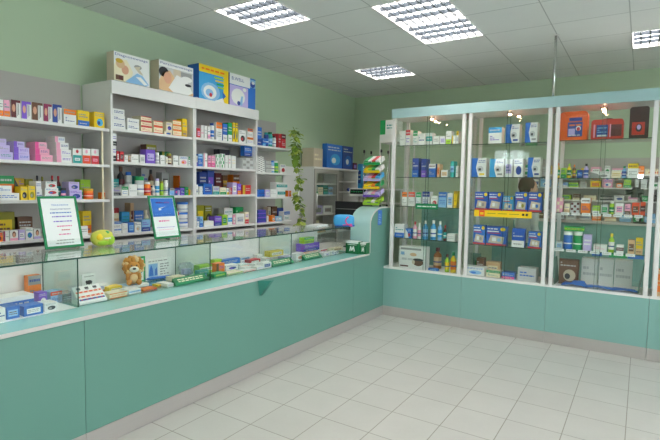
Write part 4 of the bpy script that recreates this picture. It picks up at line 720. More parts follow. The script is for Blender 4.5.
# ------------------------------------------------------------------ glass cabinets
CY, CB = 5.11, 5.54
EDG = [-2.4625, -1.592, -.748, .103, .96]
CN = ['left glass cabinet', 'middle glass cabinet', 'right glass cabinet', 'glass cabinet cut by the right edge']
CS = [[1.999, 1.638, 1.303, .933, .585], [1.986, 1.64, 1.291, .925, .587], [1.993, 1.633, 1.298, .942, .585], [1.99, 1.63, 1.3, .94, .585]]
CD = ['tall white-framed left glass cabinet filled with white cartons and bottles', 'tall white-framed middle glass cabinet filled with blue plaster packs', 'tall white-framed right glass cabinet holding orange and red bags', 'glass cabinet only partly visible at the right edge of the photo']
for i in range(4):
    x0, x1 = EDG[i]+.0012, EDG[i+1]-.0012; ox, oy = (x0+x1)/2, (CY+CB)/2
    t = empty('display_cabinet', (ox, oy, 0)); tag(t, CD[i], 'display cabinet', 'row of glass display cabinets')
    def P(n, a, b_, c, d, e, f, k, par=None): return B(n, par or t, a-ox, b_-ox, c-oy, d-oy, e, f, k)
    xb = PX+.0012 if i == 0 else x0
    P('kick_plate', xb, x1, CY+.001, CY+.018, .002, .1125, 'alu'); P('front_panel', xb, x1, CY, CY+.018, .1135, .561, 'tealcab'); P('base_body', xb, x1, CY+.0185, CB, 0.001, .561, 'offwhite'); P('base_board', xb, x1, CY-.001, CB, .5615, .5845, 'white')
    P('fascia', x0-.001, x1+.001, CY-.02, CY-.0005, 2.308, 2.412, 'fascia'); P('top_board', x0, x1, CY, CB, 2.31, 2.33, 'white')
    for xa in (x0+(.001 if i == 0 else .016), x1-.0345-.016):
        for ya in (CY, CB-.0355): P('post', xa, xa+.0345, ya, ya+.0345, .585, 2.3095, 'white')
    zs = CS[i]
    for z in zs[:-1]:
        P('glass_shelf', x0+.053, x1-.053, CY+.036, CB-.037, z-.007, z-.0005, 'glass'); P('shelf_edge', x0+.053, x1-.053, CY+.0335, CY+.0355, z-.0068, z-.0007, 'glass_edge')
    for k in range(2):
        a = x0+.055 if k == 0 else ox-.02; b_ = ox+.02 if k == 0 else x1-.055; yy = CY+.006+.012*k
        d = P('sliding_door', a, b_, yy, yy+.004, .587, 2.308, 'glass'); e = ox+.018 if k == 0 else ox-.0185; P('door_edge', e, e+.0025, yy-.0005, yy+.0045, .588, 2.307, 'glass_edge', d)
    P('back_glass', x0+.052, x1-.052, CB-.012, CB-.008, .587, 2.308, 'glass')
    P('side_glass', x0+.005, x0+.008, CY+.036, CB-.0365, .587, 2.308, 'glass'); P('side_glass', x1-.008, x1-.005, CY+.036, CB-.0365, .587, 2.308, 'glass')
    if i == 0: P('back_panel', x0+.22, x1-.14, CB-.0075, CB-.002, .587, 1.29, 'tealcab')
    if i == 1: P('back_panel', x0+.2, x1-.04, CB-.0075, CB-.002, .587, .94, 'tealcab')
    for k, (px, py) in enumerate(([(432, 119), (445, 124.5)], [(510, 114), (525, 120)], [(604, 108.5), (606, 114.5)], [])[i]):  # second spot of each pair stands in for the first one's reflection
        q = on(2, 2.3, px, py); yy = min(max(q.y, CY+.06), CB-.06); m = MB(); m.lathe([(.03, -.001), (.034, .012), (.034, .012)], 'chrome', (q.x-ox, yy-oy, 2.297)); sp_ = m.build('spot_lamp', t); m = MB(); m.lathe([(.009, -.008), (.015, -.0015)], 'bulb', (q.x-ox, yy-oy, 2.297)); m.build('bulb', sp_)
CF = CY+.02
G0 = 'shelf of left glass cabinet'; G1 = 'shelf of middle glass cabinet'; G2 = 'shelf of right glass cabinet'
shelf('top '+G0, 1, CF, CS[0][0], [
    b(400, 405.4, 131, 'w', 'lgy', 'txt', 'tall white carton by the post'), b(405.8, 410.6, 130, 'w', 're', 'top', 'white carton with red corner'), b(413, 418, 131, 'w', 'gr', 'top', 'white carton with green corner'), b(418.4, 425.2, 133.2, 'w', 'nv', 'txt', 'white carton with navy lines'), b(425.8, 432.6, 132.8, 'w', 'te', 'mid', 'white carton with turquoise stripe'),
    b(433.2, 439.4, 136.2, 'w', 'gy', 'txt', 'low white carton'), b(440, 445.4, 136.2, 'w', 'lv', 'lab', 'low white carton with lilac label'), b(446, 451.6, 131, 'w', 'lg', 'band', 'white carton with lime foot'), b(452, 456, 135.6, 'w', 'ye', 'lef', 'low white and yellow carton'), b(456.4, 459, 131, 'w', 'ye', 'top', 'white carton with yellow head')], depth=.1)
shelf('second '+G0, 1, CF, CS[0][1], [
    b(412.4, 419, 158.2, 'nv', 'bl', 'band', 'tall dark blue carton', acc='w'), b(421.4, 427, 158.8, 'nv', 'pu', 'band', 'tall violet blue carton', acc='w'), b(428.4, 436, 163.8, 'bl', 'w', 'top', 'blue carton with white head'), b(441, 448, 170, 'w', 'tn', 'lab', 'small white carton'), b(450.4, 454.6, 161.2, 'te', 'lb', 'mid', 'tall teal carton'), b(455, 458.6, 166, 'w', 'te', 'lef', 'white and teal carton'),
    b(437, 440, 164, 'tn', 'oo', 'lab', 'narrow tan carton')], depth=.1)
shelf('third '+G0, 1, CF, CS[0][2], [
    b(402, 407.4, 192, 'w', 'oo', 'top', 'white carton with orange head', acc='mn'), b(408.4, 415.2, 192, 'w', 'ro', 'top', 'white carton with red orange head'), b(416, 421.4, 192.4, 'w', 'gr', 'top', 'white carton with green head'), b(422.4, 430, 191.6, 'w', 'nv', 'top', 'white carton with navy head', acc='re'), b(430.8, 438, 196, 'w', 're', 'blob', 'white carton with red picture'), b(438.6, 446.8, 192, 'lb', 'bl', 'top', 'light blue carton with blue head'), b(447.4, 453, 193.2, 'w', 'lb', 'lab', 'white and pale blue carton'), b(453.8, 457.6, 191, 'ye', 'gd', 'edge', 'narrow yellow carton')], depth=.1)
shelf('fourth '+G0, 1, CF, CS[0][3], [
    b(394.6, 404.6, 224.2, 'w', 'bl', 'band', 'white carton with blue foot', acc='re'), b(405.2, 411.4, 228.6, 'bl', 'w', 'dia', 'low blue and white carton'), o_(412.4, 416.6, 221.6, 'pk', 're', 'w', 'pink bottle with red cap'), o_(417, 420.8, 223, 'w', 'w', 'pk', 'white bottle with pink label'), o_(422, 427.4, 220.8, 'sb', 'w', 'lb', 'first blue bottle with white cap'), o_(429.8, 435.6, 220.4, 'sb', 'w', 'w', 'second blue bottle with white cap'), o_(437, 442, 221.4, 'lb', 'w', 'sb', 'pale blue bottle'), o_(443, 446.4, 225.4, 'mn', 're', 'te', 'dark red bottle'), b(447, 455, 234, 'w', 'lgy', 'txt', 'low white paper carton')], depth=.1)
shelf('bottom '+G0, 1, CF, CS[0][4], [
    b(399.4, 425.6, 246.6, 'w', 'lgy', 'txt', 'big white carton with cup picture', d=.14, name='cup_carton'), b(428, 438, 268.4, 'bl', 'sb', 'lab', 'flat blue soap carton', d=.05), o_(444.4, 449, 254.4, 'lg', 'mn', 'ye', 'lime bottle with dark cap'), o_(449.8, 455.8, 252.4, 'ye', 'dg', 'oo', 'yellow bottle with green cap'),
    o_(432.6, 440.6, 248, 'am', 'mn', 'tn', 'amber bottle, chequered cap', back=1)], depth=.1)
cup = bpy.data.objects['cup_carton']; w, h, d_ = cup.dimensions.x, cup.dimensions.z, 0
m = MB(); R(m, w, h, .05, .84, .85, .93, 'gy', -.002); EL(m, w, h, .55, .64, .13, .08, 'tn', -.002); R(m, w, h, .06, .6, .2, .74, 'lb', -.002); EL(m, w, h, .74, .3, .2, .17, 'br', -.002); EL(m, w, h, .74, .42, .2, .06, 'dk', -.0025); EL(m, w, h, .56, .3, .06, .1, 'be', -.0022); R(m, w, h, .04, .06, .36, .12, 'mn', -.002); m.build('cup_print', cup)
m = MB(); q0 = on(1, CY-.004, 415.4, 204); q1 = on(1, CY-.004, 437.4, 209.4); x0 = q0.x; x1 = q1.x
def strip_sign(px0, px1, py0, py1, k, label, fn, name='shelf_strip'):
    a = on(1, CY-.006, px0, (py0+py1)/2); b_ = on(1, CY-.006, px1, (py0+py1)/2); zc = (a.z+b_.z)/2; hh = on(1, CY-.006, px0, py0).z-on(1, CY-.006, px0, py1).z; w = b_.x-a.x
    m = MB(); m.box(-w/2, w/2, 0, .004, 0, hh, k); fn(m, w, hh); o = m.build(name, loc=((a.x+b_.x)/2, CY+.0012, zc-hh/2)); o.location.y = CY+.0012; tag(o, label, 'sign'); return o
def gs(m, w, h): dash(m, w, h, .08, .3, .92, .7, 'w', random.Random(2), 1, -.001)
def ys(m, w, h):
    R(m, w, h, .09, .02, .19, .98, 'ro', -.0006); R(m, w, h, .11, .3, .17, .66, 'ye', -.001); dash(m, w, h, .24, .42, .8, .66, 'ol', random.Random(5), 1, -.001); R(m, w, h, .84, .35, .88, .7, 'dk', -.001); R(m, w, h, .9, .35, .94, .7, 'dk', -.001)
strip_sign(415.4, 437.4, 203.8, 209.2, 'frame_green', 'narrow green price strip on the front of the left glass cabinet', gs)
strip_sign(474, 531.6, 211, 217.2, 'ye', 'long yellow strip with a red mark across the middle glass cabinet', ys)
tin = dict(name='device_box', d=.12)
shelf('top '+G1, 1, CF, CS[1][0], [b(488.6, 502.2, 127.2, 'w', 'sb', 'top', 'white device box with blue head', acc='re', **tin), b(506, 520, 124.2, 'w', 'bl', 'tin', 'blue and white device box', **tin), b(525.4, 538, 122.4, 'w', 'bl', 'tin', 'taller blue and white device box', **tin)])
shelf('second '+G1, 1, CF, CS[1][1], [b(471.8, 486.6, 158, 'w', 'bl', 'tin', 'device box with yellow spot', acc='ye', **tin), b(490, 504.4, 158.6, 'w', 'sb', 'tin', 'sky blue and white device box', **tin), b(505, 513, 159.2, 'w', 'lv', 'lab', 'narrow white device box', **tin), b(514, 523.4, 158.6, 'w', 'nv', 'blob', 'white device box with dark picture', **tin), b(528, 541, 157.4, 'w', 'bl', 'tin', 'rightmost blue and white device box', **tin)])
med = dict(name='plaster_pack', d=.08)
shelf('third '+G1, 1, CF, CS[1][2], [b(475, 488.4, 191.8, 'mb', 'gy', 'med', 'dark blue plaster pack, yellow spot', **med), b(488.8, 502, 192, 'mb', 'lgy', 'med', 'blue plaster pack with yellow spot', **med), b(502.8, 513.8, 196, 'sb', 'bl', 'med', 'lighter blue shorter plaster pack', **med), b(515.2, 528, 192, 'mb', 'ol', 'med', 'blue plaster pack with olive spot', **med), b(528.6, 542.6, 192.2, 'mb', 'bl', 'med', 'blue plaster pack by right post', **med)])
shelf('fourth '+G1, 1, CF, CS[1][3], [b(473.4, 485.6, 225, 'bl', 'gy', 'med', 'blue plaster pack with pale spot', **med), b(486.4, 507, 226.4, 'mb', 'lb', 'med', 'wide blue plaster pack', **med), b(512, 525, 228.6, 'mb', 'w', 'band', 'blue pack with large white foot', acc='gy', **med), b(528.4, 541.8, 231.6, 'bl', 'w', 'med', 'lower blue plaster pack', **med)])
shelf('bottom '+G1, 1, CF, CS[1][4], [b(464.6, 484.6, 266.8, 'w', 'lb', 'blob', 'wide white carton, small blue print', d=.13), b(486.2, 500.4, 270.6, 'cr', 'gr', 'top', 'cream carton with green head', d=.12), b(501.4, 514.6, 272.4, 'bl', 'hp', 'band', 'blue carton with pink foot', d=.1), b(518, 536.6, 268, 'lgy', 'bl', 'txt', 'pale grey carton with blue marks', d=.13),
    b(476.4, 484, 258, 'br', 'mn', 'band', 'brown carton', back=1), b(486, 500, 262, 'tn', 'cr', 'lab', 'beige carton', back=1)], depth=.1)
# glass plate in a stand, middle cabinet
q = on(1, CF+.27, 470, 260); m = MB(); m.box(-.045, .045, -.006, .006, .008, .2, 'greenplate'); m.box(-.05, .05, -.03, .03, 0, .007, 'glass'); m.box(-.02, .02, -.0075, -.0065, .06, .12, 'dg'); tag(m.build('glass_plaque', loc=(q.x+.06, CF+.33, CS[1][4]+.001)), 'upright clear plaque at the left back of the middle glass cabinet', 'plaque')
# right cabinet: bags
def bag(p0, p1, pt, k, label, pocket, d=.14):
    Y = CF+.05; z = CS[2][0]; a = on(1, Y, p0, pt).x; b_ = on(1, Y, p1, pt).x; w = b_-a; h = min(on(1, Y, (p0+p1)/2, pt).z, 2.285)-z-.03 if False else on(1, Y, (p0+p1)/2, pt).z-z
    h = min(h, .285); t = MB(); n = 8; r = min(w, h)*.16; pts = []
    for cxs, czs, a0 in ((1, 0, -90), (1, 1, 0), (-1, 1, 90), (-1, 0, 180)):
        for i in range(n+1):
            q = math.radians(a0+90*i/n); rr = r*(.45 if czs == 0 else 1); pts.append((cxs*(w/2-rr)+rr*math.cos(q), 0, (h-rr if czs else rr)+rr*math.sin(q)))
    t.prism(pts, (0, d, 0), k); o = t.build('first_aid_bag', loc=((a+b_)/2, Y, z+.0008), bevel=.018)
    m = MB(); m.tube([(w*.47*math.cos(x), d*.12, h/2+h*.45*math.sin(x)) for x in [i*PI/12 for i in range(0, 13)]], .004, 'bag', 6); m.build('zip_piping', o)
    m = MB(); m.tube([(-w*.16, d/2, h-.004), (-w*.12, d/2, h+.012), (w*.12, d/2, h+.012), (w*.16, d/2, h-.004)], .006, 'bag', 6) if h < .27 else m.box(-.03, .03, d*.4, d*.6, h-.001, h+.006, 'bag'); m.build('handle', o); pocket(o, w, h); tag(o, label, 'bag', 'bags on the top shelf of right glass cabinet')
def pk1(o, w, h):
    m = MB(); m.box(-w*.2, w*.32, -.006, -.0002, .12*h, .62*h, 'nv'); R(m, w, h, .34, .66, .8, .78, 'nv', -.0012)
    dash(m, w, h, .36, .46, .78, .58, 'or' if 'or' in PAL else 'oo', random.Random(2), 1, -.0066); R(m, w, h, .33, .16, .56, .4, 'lv', -.0066); EL(m, w, h, .68, .4, .09, .09, 'w', -.0067); EL(m, w, h, .68, .38, .06, .07, 're', -.007); dash(m, w, h, .34, .14, .78, .2, 'w', random.Random(3), 1, -.0068); m.build('printed_pocket', o)
def pk2(o, w, h):
    m = MB(); m.box(-w*.33, w*.03, -.006, -.0002, .12*h, .72*h, 'nv'); dash(m, w, h, .2, .3, .5, .62, 'lb', random.Random(2), 3, -.0066); R(m, w, h, .2, .14, .5, .22, 'w', -.0067); m.box(w*.08, w*.12, -.003, -.0002, .1*h, .75*h, 'pk'); m.box(-w*.42, -w*.37, -.003, -.0002, .1*h, .75*h, 'pk'); R(m, w, h, .62, .14, .95, .72, 'mn', -.0008); m.build('printed_pocket', o)
def pk3(o, w, h):
    m = MB(); m.box(-w*.36, w*.3, -.012, -.0002, .1*h, .5*h, 'bagred'); EL(m, w, h, .5, .32, .17, .13, 'dk', -.0125); EL(m, w, h, .5, .34, .1, .08, 'lv', -.013); m.build('red_pocket', o)
bag(560.4, 588.4, 111.4, 'bagorange', 'bright orange first aid bag, left on top shelf of right glass cabinet', pk1); bag(591.6, 624, 119.2, 'bagred', 'wide red first aid case between the orange and the dark bag', pk2); bag(630.4, 650, 106.5, 'bag', 'dark maroon bag with red pocket, right on top shelf of right glass cabinet', pk3)
shelf('second '+G2, 1, CF, CS[2][1], [o_(556, 560.4, 163, 'ye', 'oo', 'gr', 'yellow bottle'), b(561, 566.4, 168, 'lg', 'gr', 'band', 'lime carton'), o_(567, 571.6, 163.6, 'ye', 'lg', 'dg', 'yellow and green bottle'), o_(572.4, 576.4, 164.6, 'br', 'oo', 'gd', 'brown bottle'), b(577, 583, 170, 'nv', 'bl', 'lab', 'navy carton'), o_(583.6, 589, 163.6, 'lv', 'dk', 'nv', 'lilac bottle with dark cap'), b(590, 610.4, 171.4, 'w', 'gy', 'dia', 'wide white carton with grey sweep', d=.1), b(611.4, 621, 171, 'cr', 'gd', 'txt', 'cream carton with brown dots'), o_(622, 627, 166, 'lb', 'gr', 'nv', 'blue bottle with green cap'), b(628, 639, 163.4, 'w', 'ye', 'top', 'white carton with yellow head', acc='oo')], depth=.08)
shelf('third '+G2, 1, CF, CS[2][2], [b(554, 563.2, 197.6, 'pk', 'cr', 'chk', 'pinkish carton', d=.08), b(564.4, 570, 203.6, 'cr', 'tn', 'band', 'cream carton'), b(570.6, 580, 202.4, 'lgy', 'mn', 'chk', 'grey and maroon carton'), b(581.2, 591, 198, 'oo', 'w', 'top', 'orange carton with white head'), b(592.4, 600, 205.4, 'lg', 'w', 'band', 'first green and white carton'), b(601, 608.4, 204.6, 'lgy', 'gr', 'lab', 'pale carton with green label'), o_(609.4, 614.6, 201.6, 'lg', 'w', 'gr', 'green bottle', 't'), b(615.4, 624, 203, 'w', 'pk', 'lab', 'white and pink carton'), b(625, 631, 204, 'pk', 'br', 'band', 'pink carton with brown foot'), b(632, 640, 202.6, 'ro', 'br', 'lab', 'first reddish carton'), b(640.6, 646, 202, 'ro', 'mn', 'mid', 'second reddish carton')], depth=.08)
shelf('fourth '+G2, 1, CF, CS[2][3], [b(556, 562.8, 241.4, 'lgy', 'lb', 'lab', 'low pale blue carton'), o_(563.2, 572.6, 231.2, 'bl', 'w', 'bl', 'blue jar with white lid', 'j'), o_(573, 582.6, 231.6, 'gr', 'w', 'gr', 'green jar with white lid', 'j'), b(583.4, 592, 234.6, 'lv', 'w', 'txt', 'lilac white carton'), b(593.4, 607, 244.6, 'w', 'pk', 'txt', 'low white carton with pink print'), o_(608.6, 615, 233.6, 'lg', 'ye', 'w', 'bottle with yellow cap'), b(616.4, 624, 245, 'w', 'mn', 'mid', 'low white and maroon carton'), b(628, 635.4, 240, 'tn', 'br', 'lab', 'tan carton'), b(636, 643.6, 238, 'ye', 'tn', 'band', 'yellow and tan carton')], depth=.08)
jl = [o for o in C.objects if o.name.startswith('jar') and o.get('label', '').startswith('blue jar')][0]
o = carton(.17, .085, .045, 'gr', 'lg', 'mid', 77); top = jl.location.z+jl.dimensions.z; o.location = (jl.location.x+.055, jl.location.y-.005, 0); jz = max(v.co.z for ch in jl.children for v in ch.data.vertices); o.location.z = jl.location.z+jz+.003; tag(o, 'flat green carton lying on the blue and green jars', 'box')
for p0, p1, py, k, lb in ((592, 602, 252.5, 'bl', 'small blue tray'), (609, 627, 254.4, 'gr', 'green shallow tray'), (628, 644, 255, 'bl', 'blue shallow tray')):
    a = on(1, CY+.04, p0, py).x; b_ = on(1, CY+.04, p1, py).x; m = MB(); w = b_-a; m.box(-w/2, w/2, 0, .06, 0, .004, k); m.box(-w/2, w/2, 0, .004, .004, .03, k); m.box(-w/2, w/2, .056, .06, .004, .03, k); m.box(-w/2, -w/2+.004, .004, .056, .004, .03, k); m.box(w/2-.004, w/2, .004, .056, .004, .03, k)
    o = m.build('shelf_tray', loc=((a+b_)/2, CY+.0375, CS[2][3]-.04)); o.location.z = CS[2][3]-.0392; tag(o, lb+' clipped under the fourth shelf of right glass cabinet', 'tray')
rng = random.Random(31)
for p0, p1, n, z, lab in ((561, 645, 8, CS[2][2], 'third'), (556, 640, 7, CS[2][3], 'fourth')):
    for i in range(n):
        pa = p0+(p1-p0)*i/n; a = on(1, CY+.03, pa, 214).x; b_ = on(1, CY+.03, pa+(p1-p0)/n*.8, 214).x; m = MB(); w = b_-a; m.box(-w/2, w/2, 0, .0015, -.022, .004, 'paper'); dash(m, w, .02, .1, -.6, .8, -.1, 'gy', rng, 1, -.0008)
        tag(m.build('price_card', loc=((a+b_)/2, CY+.0305, z)), 'white price card, %s from left on %s %s' % (ORD[i], lab, G2), 'price card', 'price cards in the right glass cabinet')
# bottom of the right cabinet
z = CS[2][4]
o = ybox(559.4, 579, 259.6, CF+.13, z, .06, 'br', 'be', 'blob', 'brown picture carton at the bottom left of right glass cabinet', 'picture_carton', 'dk')
m = MB(); nx, ny = 26, 8; a = on(1, CF+.02, 561, 288).x; b_ = on(1, CF+.02, 637, 298).x; vs = []; rr = random.Random(3)
for j in range(ny+1):
    for i in range(nx+1): f = i/nx; vs.append((a+(b_-a)*f, CF+.02+.1*j/ny, z+.004+.016*abs(math.sin(f*9+j*.5))*(1 if 0 < i < nx else .3)+(.035 if 3 < i < 9 else .0)*math.sin(PI*j/ny)+rr.uniform(0, .004)))
fs = [(j*(nx+1)+i, j*(nx+1)+i+1, (j+1)*(nx+1)+i+1, (j+1)*(nx+1)+i) for j in range(ny) for i in range(nx)]; m.add(vs, fs, 'bl', True); o = m.build('folded_cloth'); s_ = o.modifiers.new('s', 'SOLIDIFY'); s_.thickness = .003; s_.offset = 1; tag(o, 'crumpled blue cloth on the floor of the right glass cabinet', 'cloth')
for i, (p0, p1, pt, lb) in enumerate(((582, 598, 258.6, 'left white carton at the back of the right cabinet floor'), (599, 614, 259.4, 'middle white carton at the back of the right cabinet floor'), (615, 633, 260.6, 'right white carton at the back of the right cabinet floor'))): ybox(p0, p1, pt, CF+.24, z, .12, 'w', 'lgy', 'txt', lb, grp='white cartons on the right cabinet floor')
for px, lb, sg in ((553.5, 'greenish glass sheet leaning in the bottom left of right glass cabinet', 1), (641, 'greenish glass sheet leaning in the bottom right of right glass cabinet', -1)):
    q = on(1, CF+.2, px, 285); m = MB(); m.box(-.004, .004, -.14, .12, 0, .3 if sg < 0 else .25, 'greenplate'); o = m.build('glass_sheet', loc=(q.x+(.03 if sg > 0 else -.02), CF+.18, z+.002)); o.rotation_euler = (0, (-.1 if sg > 0 else .16), 0); tag(o, lb, 'glass sheet')
# cabinet cut by the right edge
E4 = 'glass cabinet at right edge'
shelf('bottom shelf of '+E4, 1, CF, CS[3][4], [b(654, 668, 270, 'oo', 'tn', 'edge', 'orange tan carton', d=.1), b(670, 684, 262, 'w', 'bl', 'tin', 'blue white carton', d=.1)])
shelf('third shelf of '+E4, 1, CF, CS[3][2], [b(659, 671, 196, 'w', 'te', 'lab', 'white teal carton', d=.1)])

# steel pole from the cabinets to the ceiling
m = MB(); m.tube([(-.768, 5.125, 2.331), (-.768, 5.125, 2.999)], .0125, 'chrome', 14); m.lathe([(.03, 0), (.03, .008), (.014, .012)], 'white', (-.768, 5.125, 2.987)); o = m.build('steel_pole'); tag(o, 'thin steel pole rising from the glass cabinets to the ceiling', 'pole')

# tiered counter rack with small packs
rx, ry = -2.662, 5.095; t = empty('tiered_rack', (rx, ry, 1.29)); tag(t, 'clear tiered rack of small packs on the rounded counter end', 'rack'); HT = .63
for x, y in ((-.113, -.075), (.113, -.075), (-.113, .1), (.113, .1)):
    m = MB(); m.tube([(x, y, .012), (x, y, HT)], .004, 'chrome', 8); po = m.build('post', t); m = MB(); m.lathe([(.011, 0), (.011, .03), (.008, .034)], 'rubber', (x, y, HT-.004)); m.build('tip', po); m = MB(); m.lathe([(.013, 0), (.013, .016)], 'rubber', (x, y, 0.0005)); m.build('foot', po)
rng = random.Random(17); PC = [('lg', 'lime'), ('w', 'white'), ('gr', 'green'), ('ye', 'yellow'), ('lv', 'lilac'), ('pk', 'pink'), ('re', 'red'), ('sb', 'blue'), ('oo', 'orange')]
TN = ['bottom', 'second', 'third', 'fourth', 'fifth', 'top']; tilt = math.radians(24)
seqs = [[0, 0, 1, 0], [4, 1, 5, 4], [3, 3, 8, 2], [4, 5, 6, 7], [3, 0, 2, 1], [2, 1, 6, 1]]
for k in range(6):
    z = .055+.094*k; m = MB(); m.box(-.11, .105, -.09, .08, -.003, 0, 'glass'); m.box(-.11, .105, -.0945, -.0905, -.003, .026, ['lg', 'pu', 'ye', 'lv', 'ye', 'gr'][k]); tr = m.build('tray', t, loc=(0, 0, z)); tr.rotation_euler = (tilt, 0, 0)
    for j in range(4):
        c, nm = PC[seqs[k][j]]; o = carton(.046, .15, .046, c, rng.choice(['w', 're', 'nv', 'lg']), rng.choice(['lab', 'mid', 'txt']), nseed(), 'small_pack'); mt = Matrix.Translation((rx-.073+.0487*j, ry, 1.29+z)) @ Matrix.Rotation(tilt, 4, 'X') @ Matrix.Translation((0, -.089, .001)); o.matrix_world = mt
        tag(o, '%s small pack, %s from left on the %s tier of the counter rack' % (nm, ORD[j], TN[k]), 'pack', 'small packs on the counter rack')

# ------------------------------------------------------------------ dispensary behind the cabinets
t = empty('back_unit', (-.4, 6.85, 0)); tag(t, 'teal base unit with open white shelves on the far wall behind the cabinets', 'shelving')
B('base_cabinet', t, -1.0, 1.1, -.25, .19, .06, 1.12, 'tealcab'); B('plinth', t, -.98, 1.08, -.22, .19, 0, .0595, 'alu'); B('worktop', t, -1.02, 1.12, -.27, .19, 1.1205, 1.145, 'offwhite'); B('back_panel', t, -1.0, 1.1, .185, .195, 1.146, 1.93, 'backgrey')
BS = [1.145, 1.40, 1.56, 1.72]
for zz in BS[1:]: B('shelf', t, -1.0, 1.1, .0, .184, zz-.016, zz, 'white')
for x in (-1.016, 1.1005): B('side_panel', t, x, x+.0155, .0, .19, 1.146, 1.93, 'white')
cl = [('cr', 'tn', 'cream'), ('lg', 'gr', 'lime'), ('w', 'gr', 'white-green'), ('oo', 'w', 'orange'), ('lgy', 'gy', 'grey'), ('pk', 'w', 'pink'), ('w', 'nv', 'white'), ('gr', 'w', 'green'), ('br', 'cr', 'brown'), ('dk', 'gy', 'black'), ('ye', 'oo', 'yellow'), ('lb', 'w', 'pale blue')]
rng = random.Random(44)
for si, zz in enumerate(BS):
    x = -1.34; n = 0; hm = (.13, .09, .1, .13)[si]
    while x < .55 and n < 15:
        w = rng.uniform(.06, .14); c = cl[rng.randrange(12)]; h = rng.uniform(.5, 1)*hm; o = carton(w, .1, h, c[0], c[1], rng.choice(['lab', 'band', 'txt', 'mid', 'blob']), nseed()); o.location = (x+w/2, 6.87, zz+.001)
        tag(o, '%s carton, %s from left on %s behind the cabinets' % (c[2], ORD[n], ['the worktop', 'lower shelf', 'middle shelf', 'upper shelf'][si]), 'box', 'goods on the far wall unit'); x += w+rng.uniform(.008, .05); n += 1
q = on(1, 6.66, 643, 200); t = empty('reflection_shape', (q.x-.02, 6.67, 1.1455)); tag(t, 'black lamp shape put in for a reflection, seen through the right cabinet', 'reflection stand-in')  # lamp shape made up for a dark reflection in the cabinet glass
m = MB(); m.lathe([(.07, 0), (.07, .012), (.03, .022)], 'black'); m.build('base', t); m = MB(); m.tube([(0, 0, .02), (.03, 0, .15), (-.02, 0, .38), (-.02, 0, .52)], .012, 'black'); m.build('arm', t)
m = MB(); m.lathe([(.045, -.06), (.04, .0), (.03, .06)], 'black', (-.06, 0, .36)); m.tube([(-.16, 0, .36), (.02, 0, .37)], .032, 'black', 12); m.build('reflection_head', t); m = MB(); m.box(-.045, .005, -.02, .02, .52, .57, 'reflection_glow'); m.build('glowing_square', t)  # glowing square added for the bright spot of that reflection

# pharmacist standing behind the middle cabinet
def skinned(name, pts, edges, radii, k, parent=None, loc=None, sub=2, root=0):
    me = bpy.data.meshes.new(name); me.from_pydata(pts, edges, []); o = bpy.data.objects.new(name, me); C.objects.link(o); me.materials.append(MATS[k])
    s_ = o.modifiers.new('skin', 'SKIN'); s_.use_smooth_shade = True; o.modifiers.new('sub', 'SUBSURF').levels = sub; o.modifiers['sub'].render_levels = sub
    for i, r in enumerate(radii): v = me.skin_vertices[0].data[i]; v.radius = r if isinstance(r, tuple) else (r, r); v.use_root = (i == root)
    if parent: o.parent = parent
    if loc: o.location = loc
    return o
q = on(1, 5.98, 528, 186)
t = empty('person', (q.x, 6.0, 0), math.radians(125)); tag(t, 'brown-haired person in a white coat standing behind the middle glass cabinet', 'person')
S = q.z+.085; f = S/1.66
V = [(0, 0, .9), (0, 0, 1.08), (0, 0, 1.26), (0, 0, 1.38), (0, -.005, 1.44), (.1, 0, .86), (.1, -.01, .48), (.1, .01, .09), (.1, -.11, .04), (-.1, 0, .86), (-.1, -.01, .48), (-.1, .01, .09), (-.1, -.11, .04),
     (.17, 0, 1.35), (.22, .01, 1.08), (.2, -.14, .9), (-.17, 0, 1.35), (-.22, .01, 1.08), (-.2, -.14, .9)]
E_ = [(0, 1), (1, 2), (2, 3), (3, 4), (0, 5), (5, 6), (6, 7), (7, 8), (0, 9), (9, 10), (10, 11), (11, 12), (3, 13), (13, 14), (14, 15), (3, 16), (16, 17), (17, 18)]
Rr = [(.15, .1), (.13, .095), (.15, .105), (.1, .08), (.05, .05), .08, .056, .04, .035, .08, .056, .04, .035, .062, .045, .034, .062, .045, .034]
body = skinned('body', [tuple(c*f for c in v) for v in V], E_, [tuple(c*f for c in r) if isinstance(r, tuple) else r*f for r in Rr], 'coat', t)
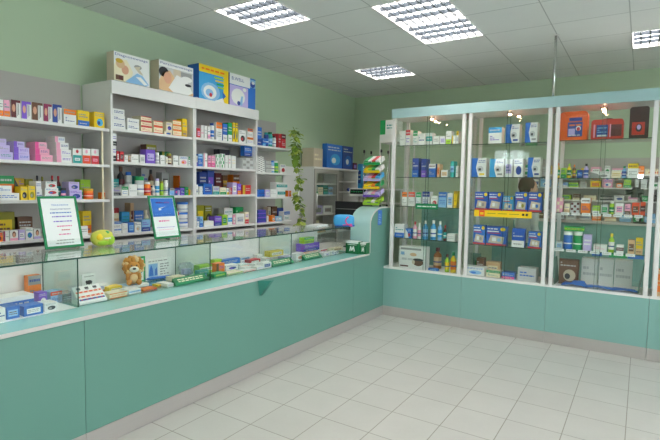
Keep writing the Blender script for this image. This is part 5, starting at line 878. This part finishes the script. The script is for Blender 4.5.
m = MB(); zc = 1.55*f; m.ball((0, -.01, zc), .1, 'skin', 20, 14, (.78, .92, 1.12)); m.ball((0, -.105, zc-.015), .014, 'skin', 8, 6, (.8, 1, 1.3)); m.tube([(0, 0, 1.42*f), (0, -.005, zc-.06)], .048, 'skin', 12)
for s_ in (-1, 1): m.ball((s_*.078, .0, zc-.005), .018, 'skin', 8, 6, (.5, .8, 1.3)); m.ball((s_*.03, -.092, zc+.015), .009, 'dk', 8, 6)
m.box(-.022, .022, -.099, -.094, zc-.052, zc-.046, 're'); m.build('head', t)
m = MB(); rng = random.Random(2); m.ball((0, .018, zc+.028), .106, 'hair', 22, 14, (.86, .9, 1.02), .03, rng); m.ball((0, .045, zc-.04), .08, 'hair', 16, 10, (1., .6, 1.2), .03, rng); m.build('hair', t)
for s_ in (-1, 1):
    hp_ = Vector((s_*.2, -.14, .9))*f; m = MB(); m.ball((hp_.x, hp_.y-.045, hp_.z-.03), .032, 'skin', 12, 8, (.8, 1.25, .5))
    for i in range(4): bx = hp_.x+(i-1.5)*.016; L_f = (.06, .068, .065, .05)[i]; m.tube([(bx, hp_.y-.07, hp_.z-.035), (bx, hp_.y-.07-L_f*.55, hp_.z-.045), (bx, hp_.y-.07-L_f*.85, hp_.z-.065)], .0075, 'skin', 8)
    m.tube([(hp_.x-s_*.022, hp_.y-.03, hp_.z-.03), (hp_.x-s_*.045, hp_.y-.06, hp_.z-.04), (hp_.x-s_*.045, hp_.y-.085, hp_.z-.05)], .009, 'skin', 8); m.build('hand', t)

# ------------------------------------------------------------------ light of the sky through the unseen added windows, exposure
wd = bpy.data.worlds.new('world'); sc.world = wd; wd.use_nodes = True
bg = wd.node_tree.nodes['Background']; bg.inputs[0].default_value = (.86, .93, 1, 1); bg.inputs[1].default_value = 3.2
sc.view_settings.view_transform = 'Standard'; sc.view_settings.look = 'None'; sc.view_settings.gamma = 1; sc.view_settings.use_curve_mapping = False; sc.view_settings.exposure = 1.08
try:
    sc.cycles.transparent_max_bounces = 32; sc.cycles.max_bounces = 10; sc.cycles.diffuse_bounces = 5; sc.cycles.sample_clamp_indirect = 4
except Exception: pass
